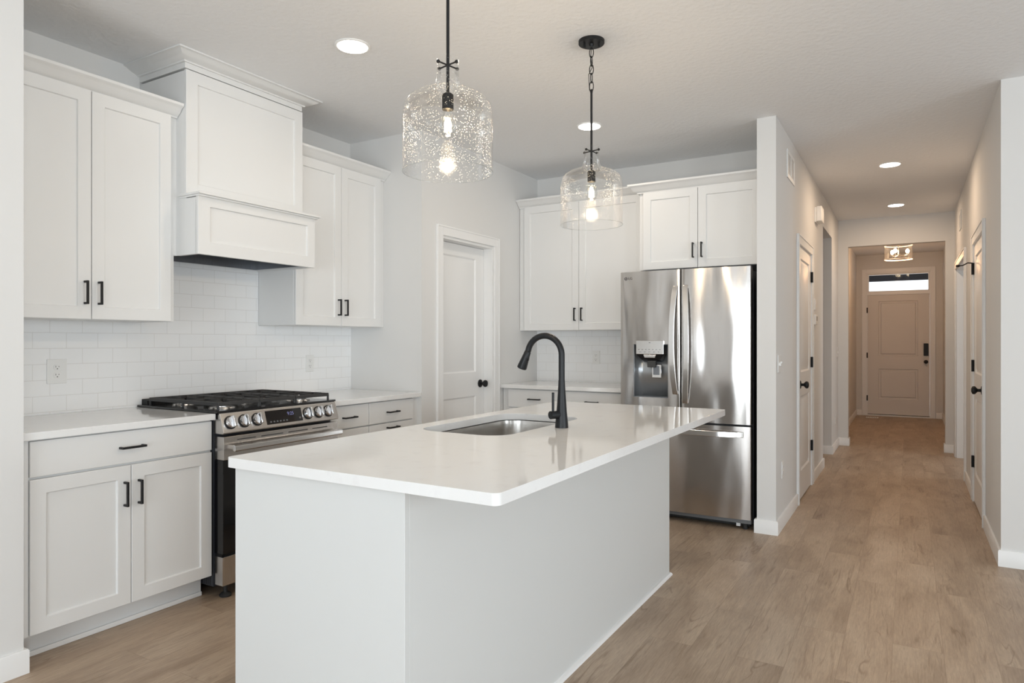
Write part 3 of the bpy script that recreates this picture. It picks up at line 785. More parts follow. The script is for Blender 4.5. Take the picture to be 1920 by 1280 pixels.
# island top with the sink cut out
IX0, IX1, IY0, IY1 = -1.805, -0.823, 1.328, 3.585
SX0, SX1, SY0, SY1 = -1.72, -1.305, 2.13, 2.87
def ring_slab(outer, inner, z0, z1):
    """plate with a hole, outer and inner rings joined by bridging"""
    bm = bmesh.new()
    rings = {}
    for key, pts, z in (('ob', outer, z0), ('ot', outer, z1), ('ib', inner, z0), ('it', inner, z1)):
        rings[key] = [bm.verts.new((x, y, z)) for x, y in pts]
    def edges(r_): return [bm.edges.get((r_[i], r_[(i + 1) % len(r_)])) or bm.edges.new((r_[i], r_[(i + 1) % len(r_)])) for i in range(len(r_))]
    for a, b in (('ob', 'ot'), ('ib', 'it')):
        A, B = rings[a], rings[b]; n = len(A)
        for i in range(n): bm.faces.new((A[i], A[(i + 1) % n], B[(i + 1) % n], B[i]))
    for a, b in (('ot', 'it'), ('ob', 'ib')):
        bmesh.ops.triangle_fill(bm, use_beauty=True, use_dissolve=False, edges=edges(rings[a]) + edges(rings[b]))
    return bm
outer = rrect(IX0, IX1, IY0, IY1, (0.02, 0.02, 0.02, 0.02), 6)
inner = rrect(SX0, SX1, SY0, SY1, (0.10, 0.10, 0.10, 0.10), 10)
m = MB(); m.bm.free(); m.bm = ring_slab(outer, inner, 0.8815, 0.912)
itop = m.build('island_countertop', QUARTZ, None, bevel=0.0025, smooth=30)
tag(itop, 'large white quartz island countertop with sink cutout', 'countertop')

isl = thing('island_cabinet', 'pale grey kitchen island base with plain flat panels', 'kitchen island', (-1.45, 2.46, 0))
m = MB(); m.box(-1.77, -1.775 + 0.003, 1.38, 3.56, 0.112, 0.8805)
m.bm.free(); m = MB()
m.box(-1.79, -1.12, 1.352, 1.371, 0.0, 0.881); m.build('end_panel', ISL, isl, bevel=0.001, seg=1, smooth=0)
m = MB(); m.box(-1.139, -1.12, 1.3715, 3.575, 0.0, 0.881); m.build('back_panel', ISL, isl, bevel=0.001, seg=1, smooth=0)
m = MB(); m.box(-1.79, -1.1395, 3.556, 3.575, 0.0, 0.881); m.build('end_panel', ISL, isl, smooth=0)
m = MB(); m.box(-1.769, -1.1395, 1.3715, 3.5555, 0.112, 0.13)
m.box(-1.769, -1.75, 1.3715, 3.5555, 0.13, 0.88); m.box(-1.70, -1.68, 1.3715, 3.5555, 0.0, 0.112); m.build('cabinet_box', CAB, isl, smooth=0)
MB().sweep([(-1.12, 1.355), (-1.12, 3.575), (-1.45, 3.575)], [(0, 0), (0.014, 0), (0.012, 0.008), (0.006, 0.014), (0, 0.016)], 1).build('shoe_moulding', TRIM, isl)
F = FXN(-1.7695)
ys = [1.374, 1.75, 2.13, 2.50, 2.87, 3.21, 3.553]
for i in range(6):
    a, b_ = ys[i] + 0.0015, ys[i + 1] - 0.0015
    if i in (2, 3):
        fbox_ = shaker('door', F, a, b_, 0.114, 0.874, 0.0195, isl); pull(F, b_ - 0.03 if i == 2 else a + 0.03, 0.76, 0.0195, fbox_)
    else:
        dr = flat('drawer', F, a, b_, 0.733, 0.874, 0.0195, isl); pull(F, (a + b_) / 2, 0.803, 0.0195, dr, False)
        fb = shaker('door', F, a, b_, 0.114, 0.7225, 0.0195, isl); pull(F, b_ - 0.03 if i % 2 == 0 else a + 0.03, 0.62, 0.0195, fb)

# sink: undermount stainless bowl
sk = thing('sink', 'stainless steel undermount sink in the island countertop', 'sink', ((SX0 + SX1) / 2, (SY0 + SY1) / 2, 0.66))
mb = MB(); levels = []
spec = [(-0.008, 0.8785), (0.006, 0.878), (0.008, 0.86), (0.012, 0.72), (0.02, 0.69), (0.04, 0.672), (0.075, 0.668)]
for ins, z in spec:
    rr = max(0.03, 0.10 - ins * 0.4)
    levels.append([mb.bm.verts.new((x, y, z)) for x, y in rrect(SX0 + ins, SX1 - ins, SY0 + ins, SY1 - ins, (rr,) * 4, 8)])
for A, B in zip(levels, levels[1:]):
    for i in range(len(A)): mb.bm.faces.new((A[i], A[(i + 1) % len(A)], B[(i + 1) % len(A)], B[i]))
mb.bm.faces.new(levels[-1])
so = mb.build('bowl', SINKST, sk, smooth=60)
md = so.modifiers.new('thick', 'SOLIDIFY'); md.thickness = 0.0012; md.offset = 1
m = MB().lathe([(0, 0.6695), (0.03, 0.6695), (0.042, 0.6705), (0.045, 0.673), (0.05, 0.673), (0.05, 0.669), (0, 0.6685)], ((SX0 + SX1) / 2, (SY0 + SY1) / 2, 0), 32)
m.build('drain', STEEL, sk)

# faucet
fc = thing('faucet', 'matte black pull down faucet on the island countertop', 'faucet', (-1.233, 2.49, 0.912))
fx, fy = -1.233, 2.49
m = MB().lathe([(0, 0.9121), (0.0275, 0.9121), (0.0275, 0.915), (0.0265, 0.93), (0.0215, 0.98), (0.0165, 1.05), (0.0138, 1.095), (0.0135, 1.107), (0, 1.107)], (fx, fy, 0), 40)
m.build('body', FAUC, fc, smooth=50)
R = 0.080; pts = [(fx, fy, 1.107), (fx, fy, 1.15), (fx, fy, 1.195)]
for i in range(25):
    t = math.radians(i * 168 / 24)
    pts.append((fx - R + R * math.cos(t), fy, 1.210 + R * math.sin(t)))
m = MB().tube(pts, 0.0128, 24); m.build('spout', FAUC, fc, smooth=50)
e = Vector(pts[-1]); d = (Vector(pts[-1]) - Vector(pts[-2])).normalized(); d = (d + Vector((-0.14, 0, 0))).normalized()
m = MB().tube([e - d * 0.001, e + d * 0.002, e + d * 0.004, e + d * 0.03, e + d * 0.074, e + d * 0.080, e + d * 0.082], [0.0128, 0.0118, 0.0138, 0.0160, 0.0208, 0.0208, 0.018], 24)
m.build('spray_head', FAUC, fc, smooth=50)
m = MB().sphere(e + d * 0.035 + Vector((0.0165, -0.004, 0.004)), 0.008, 0.5, 0.9, 1.8); m.build('spray_button', BLACK, fc)
hd = Vector((-0.45, -0.89, 0)).normalized(); hc = Vector((fx, fy, 0.966))
m = MB().cyl(hc + hd * 0.008, hc + hd * 0.058, 0.0165, n=28); m.build('valve_hub', FAUC, fc, bevel=0.0015)
lp = hc + hd * 0.044
m = MB().cyl(lp + Vector((0, 0, 0.012)), lp + Vector((0, 0, 0.092)), 0.0052, 0.0052, 16); m.build('lever', FAUC, fc, bevel=0.001)

# ================================================================== RANGE
rg = thing('gas_range', 'stainless steel slide in gas range with black grates', 'range', (-3.2, 2.49, 0))
RY0, RY1 = 2.108, 2.878
m = MB(); m.box(-3.59, -2.957, RY0, RY1, 0.055, 0.905); m.build('body', SIDEB, rg, bevel=0.002, smooth=0, label='dark side panels')
m = MB()
for i in range(6): m.box(-3.06 + i * 0.015, -3.054 + i * 0.015, RY0 - 0.0008, RY0 + 0.001, 0.06, 0.10)
m.build('side_vents', BLACK, rg, smooth=0)
m = MB(); m.box(-3.592, -2.915, 2.098, 2.888, 0.9135, 0.924); m.box(-3.59, -2.914, RY0, RY1, 0.905, 0.9135); m.build('cooktop', ENAM, rg, bevel=0.002, smooth=0, label='black enamel cooktop')
m = MB()
prof = [(-3.594, 0.924), (-3.594, 0.953), (-3.565, 0.955), (-3.545, 0.946), (-3.538, 0.924)]
m.hexa([(x, 2.125, z) for x, z in prof], [(x, 2.882, z) for x, z in prof]); m.build('rear_trim', BLACK, rg, bevel=0.001, smooth=0, label='raised black rear trim')
# sloped control panel
def prismY(mb, prof, y0, y1): mb.hexa([(x, y0, z) for x, z in prof], [(x, y1, z) for x, z in prof]); return mb
m = prismY(MB(), [(-2.957, 0.913), (-2.912, 0.913), (-2.908, 0.910), (-2.879, 0.818), (-2.885, 0.812), (-2.957, 0.812)], 2.109, 2.877)
cp = m.build('control_panel', STEEL, rg, bevel=0.0015, smooth=0, label='sloped stainless control panel')
# panel plane
P0 = Vector((-2.908, 0, 0.910)); P1 = Vector((-2.879, 0, 0.818)); pdir = (P1 - P0).normalized(); pn = Vector((-pdir.z, 0, pdir.x)) * 1
if pn.x < 0: pn = -pn
def onp(s_, h_, y): v = P0 + pdir * s_ + pn * h_; return (v.x, y, v.z)
m = MB(); m.hexa([onp(0.010, -0.001, 2.372), onp(0.010, -0.001, 2.612), onp(0.083, -0.001, 2.612), onp(0.083, -0.001, 2.372)],
                 [onp(0.010, 0.0012, 2.372), onp(0.010, 0.0012, 2.612), onp(0.083, 0.0012, 2.612), onp(0.083, 0.0012, 2.372)])
dsp = m.build('display', BGLASS, rg, smooth=0, label='black glass display')
ang = math.atan2(pn.z, pn.x)
M3 = Matrix((( 0, -pdir.x, pn.x), (1, 0, 0), (0, -pdir.z, pn.z)))   # columns: text right = +Y, text up = -pdir, normal = pn
eul = M3.to_euler()
text('clock', '9:25', 0.026, onp(0.036, 0.0015, 2.535), eul, CLOCK, dsp)
m = MB()
for i in range(6):
    y = 2.398 + i * 0.021
    q = [(0.066, y - 0.006), (0.066, y + 0.006), (0.074, y + 0.006), (0.074, y - 0.006)]
    m.hexa([onp(a, 0.0008, b) for a, b in q], [onp(a, 0.0014, b) for a, b in q])
m.build('touch_buttons', DIMTXT, dsp, smooth=0)
m = MB(); q = [(0.060, 2.588), (0.060, 2.602), (0.070, 2.602), (0.070, 2.588)]
m.hexa([onp(a, 0.0008, b) for a, b in q], [onp(a, 0.0014, b) for a, b in q]); m.build('start_button', LABELM, dsp, smooth=0)
def lathe_dir(mb, c, ax, prof, n=32):
    ax = Vector(ax).normalized(); u = ax.orthogonal().normalized(); v = ax.cross(u); rings = []
    for r_, h_ in prof:
        rings.append([mb.bm.verts.new(Vector(c) + ax * h_ + (u * math.cos(2 * PI * i / n) + v * math.sin(2 * PI * i / n)) * r_) for i in range(n if r_ > 0 else 1)])
    for A, B in zip(rings, rings[1:]):
        for i in range(n):
            j = (i + 1) % n
            if len(A) == 1: mb.bm.faces.new((A[0], B[i], B[j]))
            elif len(B) == 1: mb.bm.faces.new((A[i], A[j], B[0]))
            else: mb.bm.faces.new((A[i], A[j], B[j], B[i]))
    return mb
for y in (2.158, 2.238, 2.317, 2.655, 2.733, 2.806):
    c = Vector(onp(0.047, 0.0, y))
    kb = lathe_dir(MB(), c, pn, [(0, 0), (0.034, 0), (0.034, 0.003), (0.031, 0.004), (0, 0.004)]).build('control_knob', BLACK, rg, label='polished burner knob')
    k2 = lathe_dir(MB(), c, pn, [(0.0, 0.004), (0.029, 0.004), (0.028, 0.020), (0.026, 0.023), (0.0, 0.023)]).build('knob_body', CHROME, kb, smooth=40)
    m = MB(); w2, hh = 0.0095, 0.029
    up = -pdir; yv = Vector((0, 1, 0))
    m.hexa([c + pn * 0.022 + up * s1 * hh + yv * s2 * w2 for s1, s2 in ((-1, -1), (-1, 1), (1, 1), (1, -1))],
           [c + pn * 0.042 + up * s1 * hh * 0.92 + yv * s2 * w2 * 0.6 for s1, s2 in ((-1, -1), (-1, 1), (1, 1), (1, -1))])
    m.build('knob_grip', CHROME, kb, bevel=0.002, smooth=40)
# oven door
od = MB(); od.box(-2.955, -2.884, RY0 + 0.006, RY1 - 0.004, 0.684, 0.798)
door = od.build('oven_door', STEEL, rg, bevel=0.002, smooth=0, label='stainless oven door top band')
m = MB(); m.box(-2.955, -2.890, RY0 + 0.006, RY1 - 0.004, 0.222, 0.683); m.build('door_glass', BGLASS, door, bevel=0.002, smooth=0, label='black glass oven door')
m = MB()
for a, b_ in ((2.19, 2.30), (2.335, 2.475), (2.51, 2.645), (2.68, 2.79)):
    m.box(-2.8845, -2.8832, a, b_, 0.775, 0.780)
m.build('vent_slots', SLOT, door, smooth=0)
m = MB(); prismY(m, [(-2.852, 0.731), (-2.836, 0.727), (-2.830, 0.733), (-2.832, 0.754), (-2.846, 0.760), (-2.854, 0.756)], 2.140, 2.862)
m.box(-2.884, -2.845, 2.150, 2.170, 0.735, 0.753); m.box(-2.884, -2.845, 2.832, 2.852, 0.735, 0.753)
m.build('oven_handle', HANDST, door, bevel=0.0015, smooth=0, label='flat stainless oven handle')
m = MB(); m.box(-2.955, -2.893, RY0 + 0.006, RY1 - 0.004, 0.066, 0.207); m.build('storage_drawer', STEEL, rg, bevel=0.0015, smooth=0, label='stainless storage drawer')
m = MB(); m.box(-2.955, -2.91, RY0 + 0.012, RY1 - 0.01, 0.207, 0.222); m.build('drawer_gap_trim', BLACK, rg, smooth=0)
for x in (-3.50, -2.935):
    for y in (2.16, 2.83):
        MB().lathe([(0, 0.0), (0.028, 0.0), (0.030, 0.008), (0.022, 0.016), (0.010, 0.020), (0.010, 0.067), (0, 0.067)], (x, y, 0), 20).build('levelling_foot', RUB, rg, smooth=40)
# burners
for (x, y, r_) in ((-3.40, 2.24, 0.036), (-3.07, 2.24, 0.045), (-3.24, 2.49, 0.05), (-3.40, 2.745, 0.036), (-3.07, 2.745, 0.045)):
    bb = MB().lathe([(0, 0.9235), (r_ + 0.022, 0.9235), (r_ + 0.018, 0.929), (r_, 0.931), (r_, 0.934), (0, 0.934)], (x, y, 0), 32).build('burner', STEEL, rg, smooth=40, label='metal gas burner ring')
    MB().lathe([(0, 0.9342), (r_ - 0.004, 0.9342), (r_ - 0.006, 0.942), (0, 0.943)], (x, y, 0), 32).build('burner_cap', IRON, bb, smooth=40)
# grates
def grate(y0, y1):
    mb = MB(); zt, zb, w_ = 0.964, 0.946, 0.0078
    def bar(p, q, ww=w_, z0=zb, z1=zt):
        p = Vector((p[0], p[1], 0)); q = Vector((q[0], q[1], 0)); d_ = (q - p).normalized(); n_ = Vector((-d_.y, d_.x, 0)) * ww
        pts_ = [p + n_, q + n_, q - n_, p - n_]
        top = [p + n_ * 0.6, q + n_ * 0.6, q - n_ * 0.6, p - n_ * 0.6]
        mb.hexa([(v.x, v.y, z0) for v in pts_], [(v.x, v.y, z1) for v in top])
    x0, x1 = -3.520, -2.948
    bar((x0, y0), (x1, y0)); bar((x0, y1), (x1, y1)); bar((x0, y0 - .003), (x0, y1 + .003)); bar((x1, y0 - .003), (x1, y1 + .003))
    xm = (x0 + x1) / 2; ym = (y0 + y1) / 2
    bar((xm, y0), (xm, y1))
    for xc in (-3.40, -3.07):
        bar((xc, y0), (xc, ym - 0.022), 0.005); bar((xc, ym + 0.022), (xc, y1), 0.005)
        bar((xc - 0.11 if xc < -3.2 else xc - 0.15, ym), (xc - 0.024, ym), 0.005); bar((xc + 0.024, ym), (xc + 0.11, ym), 0.005)
    for k in range(7):
        xx = x0 + 0.05 + k * 0.078
        if min(abs(xx + 3.40), abs(xx + 3.07)) > 0.02:
            bar((xx, y0), (xx, y0 + 0.062), 0.0062); bar((xx, y1 - 0.062), (xx, y1), 0.0062)
    for xx in (x0, xm, x1):
        for yy in (y0, y1):
            mb.cyl((xx, yy, 0.9242), (xx, yy, 0.951), 0.007, 0.006, 10)
    return mb
for a, b_ in ((2.128, 2.368), (2.378, 2.608), (2.618, 2.858)):
    grate(a, b_).build('grate', IRON, rg, bevel=0.0012, seg=1, smooth=0, label='black cast iron grate')

# ================================================================== REFRIGERATOR
fr = thing('refrigerator', 'stainless steel french door refrigerator with water dispenser', 'refrigerator', (-1.37, 5.0, 0))
FX0, FX1, FYF = -1.830, -0.908, 4.668
m = MB(); m.box(-1.750, -0.908, 4.75, 5.40, 0.03, 1.745)
m.build('body', mat('refrigerator_side', (0.045, 0.047, 0.05), 0.5), fr, bevel=0.003, smooth=0, label='dark grey cabinet body')
m = MB(); m.box(-1.750, -0.912, 4.735, 4.749, 0.04, 1.76); m.build('door_gasket', RUB, fr, smooth=0)
def bowed(x0, x1, z0, z1, bow=0.016, hole=None, n=14):
    """door skin bowed across its width; hole (xa, xb, za, zb) leaves the dispenser recess open"""
    mb = MB(); yb = 4.733
    cx, hw = (FX0 + FX1) / 2, (FX1 - FX0) / 2
    def yf(x):
        t = (x - cx) / hw
        base_ = FYF - bow * (1 - t * t)
        e_ = min(x - x0, x1 - x); return base_ + (0.006 * (1 - min(1, e_ / 0.006)) ** 2)
    xs = sorted({x0, x0 + 0.003, x0 + 0.007, x1 - 0.007, x1 - 0.003, x1, *[x0 + (x1 - x0) * i / n for i in range(1, n)], *((hole[0], hole[1]) if hole else ())})
    xs = [x for i, x in enumerate(xs)]
    zs = sorted({z0, z1, *((hole[2], hole[3]) if hole else ())})
    V = {}
    def v(x, y, z):
        k = (round(x, 5), round(y, 5), round(z, 5))
        if k not in V: V[k] = mb.bm.verts.new(k)
        return V[k]
    for xa, xb in zip(xs, xs[1:]):
        for za, zb in zip(zs, zs[1:]):
            inh = hole and xa >= hole[0] - 1e-6 and xb <= hole[1] + 1e-6 and za >= hole[2] - 1e-6 and zb <= hole[3] + 1e-6
            if not inh:
                mb.bm.faces.new((v(xa, yf(xa), za), v(xb, yf(xb), za), v(xb, yf(xb), zb), v(xa, yf(xa), zb)))
            mb.bm.faces.new((v(xa, yb, za), v(xa, yb, zb), v(xb, yb, zb), v(xb, yb, za)))
        for z in (z0, z1): mb.bm.faces.new((v(xa, yf(xa), z), v(xb, yf(xb), z), v(xb, yb, z), v(xa, yb, z)))
    for za, zb in zip(zs, zs[1:]):
        for x in (x0, x1): mb.bm.faces.new((v(x, yf(x), za), v(x, yb, za), v(x, yb, zb), v(x, yf(x), zb)))
    return mb, yf
GAPX = -1.378
hole = (-1.727, -1.468, 0.866, 1.246)
mb, yfl = bowed(FX0, GAPX - 0.003, 0.708, 1.772, hole=hole)
ld = mb.build('left_door', FRSTEEL, fr, smooth=30, label='stainless left door with dispenser')
mb, yfr = bowed(GAPX + 0.003, FX1, 0.708, 1.772)
rd = mb.build('right_door', FRSTEEL, fr, smooth=30, label='plain stainless right door')
mb, yff = bowed(FX0, FX1, 0.072, 0.694)
fz = mb.build('freezer_drawer', FRSTEEL, fr, smooth=30, label='stainless bottom freezer drawer')
m = MB(); m.box(FX0 + 0.01, FX1 - 0.004, 4.69, 4.734, 0.693, 0.709); m.build('gap_trim', RUB, fr, smooth=0)
m = MB(); m.box(FX0 + 0.01, FX1 + 0.0, 4.672, 4.735, 0.046, 0.0715); m.build('bottom_trim', mat('slate_trim', (0.13, 0.135, 0.14), 0.5), fr, smooth=0)
m = MB(); m.box(-1.748, -0.93, 4.745, 5.30, 0.012, 0.045); m.build('base_grille', RUB, fr, smooth=0)
for x in (-1.74, -0.955): MB().cyl((x, 4.72, 0), (x, 4.72, 0.046), 0.018, n=16).build('levelling_foot', RUB, fr)
m = MB(); m.box(-1.01, -0.985, 4.700, 4.72, 0.018, 0.045); m.build('shipping_clip', PLATE, fr, smooth=0, label='small white clip under the drawer')
# dispenser
dp = MB(); a, b_, c_, e_ = hole
dp.box(a, a + 0.004, 4.662, 4.735, c_, e_); dp.box(b_ - 0.004, b_, 4.662, 4.735, c_, e_); dp.box(a, b_, 4.662, 4.735, c_, c_ + 0.004); dp.box(a, b_, 4.68, 4.735, e_ - 0.004, e_)
dsp2 = dp.build('dispenser_recess', GREYP, ld, smooth=0, label='grey water dispenser recess')
m = MB()
n = 12; pts = [(a + 0.004 + 0.05 * (1 - math.cos(PI / 2 * i / n)), 4.664 + 0.062 * math.sin(PI / 2 * i / n)) for i in range(n + 1)]
pts += [(b_ - 0.004 - 0.012 * (1 - math.cos(PI / 2 * i / n)), 4.664 + 0.062 * math.sin(PI / 2 * i / n)) for i in range(n, -1, -1)]
back = [(x, y) for x, y in pts]
top = [mb_ for mb_ in back]
for i in range(len(back) - 1):
    (xa, ya), (xb, yb) = back[i], back[i + 1]
    vs = [m.bm.verts.new(p) for p in ((xa, ya, c_ + 0.004), (xb, yb, c_ + 0.004), (xb, yb, e_ - 0.004), (xa, ya, e_ - 0.004))]
    m.bm.faces.new(vs)
bmesh.ops.remove_doubles(m.bm, verts=m.bm.verts[:], dist=1e-5)
o = m.build('recess_back', mat('dispenser_silver', (0.42, 0.44, 0.46), 0.28, metal=0.7), dsp2, smooth=60, label='curved silver dispenser back')
md = o.modifiers.new('thick', 'SOLIDIFY'); md.thickness = 0.002; md.offset = 0
m = MB(); m.box(-1.700, -1.497, 4.640, 4.70, 1.175, 1.272); cpn = m.build('control_panel', HANDST, ld, bevel=0.002, smooth=0, label='brushed dispenser control panel')
m = MB(); m.hexa([(-1.700, 4.643, 1.175), (-1.497, 4.643, 1.175), (-1.497, 4.72, 1.175), (-1.700, 4.72, 1.175)],
                 [(-1.665, 4.665, 1.135), (-1.53, 4.665, 1.135), (-1.53, 4.72, 1.120), (-1.665, 4.72, 1.120)]); m.build('nozzle_housing', BLACK, dsp2, smooth=0)
m = MB(); m.hexa([(-1.646, 4.641, 1.172), (-1.552, 4.641, 1.172), (-1.552, 4.66, 1.172), (-1.646, 4.66, 1.172)],
                 [(-1.638, 4.643, 1.150), (-1.560, 4.643, 1.150), (-1.560, 4.66, 1.150), (-1.638, 4.66, 1.150)]); m.build('filter_button', HANDST, dsp2, bevel=0.002, smooth=0)
m = MB(); m.box(-1.628, -1.565, 4.672, 4.71, 1.08, 1.13); m.build('nozzle', SLOT, dsp2, bevel=0.004)
m = MB(); m.box(-1.600, -1.530, 4.694, 4.700, 1.005, 1.10); m.build('paddle', HANDST, dsp2, bevel=0.005, label='silver dispenser paddle')
m = MB(); m.box(-1.590, -1.544, 4.6915, 4.6945, 1.026, 1.09); m.build('paddle_face', GREYP, dsp2, bevel=0.002)
marks = [(-1.685 + i * 0.026, 0.012, 1.207, 1.210) for i in range(7)] + [(-1.675 + i * 0.034, 0.013, 1.190, 1.1925) for i in range(5)] + [(-1.605, 0.013, 1.256, 1.259)]
for x, wd_, za, zb in marks:
    m = MB(); m.box(x, x + wd_, 4.6393, 4.6405, za, zb); m.build('touch_label', LABELM, cpn, smooth=0)
# logo: disc with a small face-like monogram, and the letters
lg = MB().cyl((-1.786, 4.6625, 1.724), (-1.786, 4.6685, 1.724), 0.0125, n=28).build('logo_disc', LABELM, ld, label='small round dark logo disc')
m = MB().cyl((-1.790, 4.6618, 1.728), (-1.790, 4.6630, 1.728), 0.0018, n=10); m.box(-1.787, -1.7855, 4.6618, 4.663, 1.718, 1.730); m.box(-1.787, -1.783, 4.6618, 4.663, 1.717, 1.7185)
m.build('logo_monogram', HANDST, lg, smooth=0)
text('logo_letters', 'LG', 0.026, (-1.752, 4.6605, 1.724), (PI / 2, 0, 0), LABELM, ld)
# handles: long bowed bars
def bowhandle(xc, z0, z1, sgn, w_=0.019):
    mb = MB(); n = 24; L, R_ = [], []
    for i in range(n + 1):
        t = i / n; z = z0 + (z1 - z0) * t; k = 4 * t * (1 - t)
        out = 0.016 + 0.040 * k ** 0.7; xo = xc + sgn * 0.018 * k
        hw = w_
        y = FYF - 0.014 - out
        L.append(((xo - hw, y, z), (xo + hw, y + 0.001, z), (xo + hw, y + 0.013, z), (xo - hw, y + 0.012, z)))
    rings = [[mb.bm.verts.new(p) for p in r_] for r_ in L]
    for A, B in zip(rings, rings[1:]):
        for k in range(4): mb.bm.faces.new((A[k], A[(k + 1) % 4], B[(k + 1) % 4], B[k]))
    mb.bm.faces.new(rings[0][::-1]); mb.bm.faces.new(rings[-1])
    for z in (z0 + 0.004, z1 - 0.024):
        mb.box(xc - w_ * 0.9, xc + w_ * 0.9, FYF - 0.026, FYF - 0.012, z, z + 0.02)
    return mb
bowhandle(-1.412, 0.895, 1.655, -1).build('handle', HANDST, ld, bevel=0.003, smooth=40, label='long bowed vertical handle')
bowhandle(-1.344, 0.835, 1.660, 1).build('handle', HANDST, rd, bevel=0.003, smooth=40, label='long bowed vertical handle')
mb = MB(); n = 28; rings = []
for i in range(n + 1):
    t = i / n; x = -1.775 + (0.82) * t; k = min(1, 4 * t * (1 - t) * 1.6)
    y = FYF - 0.010 - 0.048 * k ** 0.6
    rings.append([mb.bm.verts.new(p) for p in ((x, y, 0.622), (x, y + 0.002, 0.660), (x, y + 0.014, 0.660), (x, y + 0.012, 0.622))])
for A, B in zip(rings, rings[1:]):
    for k in range(4): mb.bm.faces.new((A[k], A[(k + 1) % 4], B[(k + 1) % 4], B[k]))
mb.bm.faces.new(rings[0][::-1]); mb.bm.faces.new(rings[-1])
mb.build('handle', HANDST, fz, bevel=0.003, smooth=40, label='wide horizontal drawer handle')

# ================================================================== CEILING LIGHTS
def recessed(loc, label):
    r_ = thing('recessed_light', label, 'ceiling light', loc, 'recessed ceiling lights')
    MB().lathe([(0.060, -0.004), (0.085, -0.004), (0.088, -0.001), (0.088, 0.002), (0.060, 0.002)], (0, 0, 0), 48).build('trim_ring', PLATE, r_, abs_=False)
    MB().lathe([(0, -0.0055), (0.074, -0.0055), (0.076, -0.003), (0.060, 0.001), (0, 0.001)], (0, 0, 0), 48).build('diffuser', LED, r_, abs_=False, label='glowing white diffuser')
    return r_
r1 = recessed((-2.396, 2.489, C - 0.002), 'round recessed light left of the near pendant')
dup(r1, (-1.888, 4.239, C - 0.002), 'round recessed light behind the far pendant rod')
dup(r1, (-0.139, 6.433, C - 0.002), 'nearer round recessed light in the hall ceiling')
dup(r1, (-0.124, 8.377, C - 0.002), 'farther round recessed light in the hall ceiling')
for nm, (x, y), p in (('a', (-2.396, 2.489), 2.2), ('b', (-1.888, 4.239), 4.4), ('c', (-0.139, 6.433), 7.5), ('d', (-0.124, 8.377), 6.5)):
    a_ = area('recessed_lamp', (x, y, C - 0.012), (0, 0, 0), 0.12, 0.12, p, (1, 0.86, 0.70) if p < 5 else (1, 0.72, 0.48))
    a_.data.shape = 'DISK'

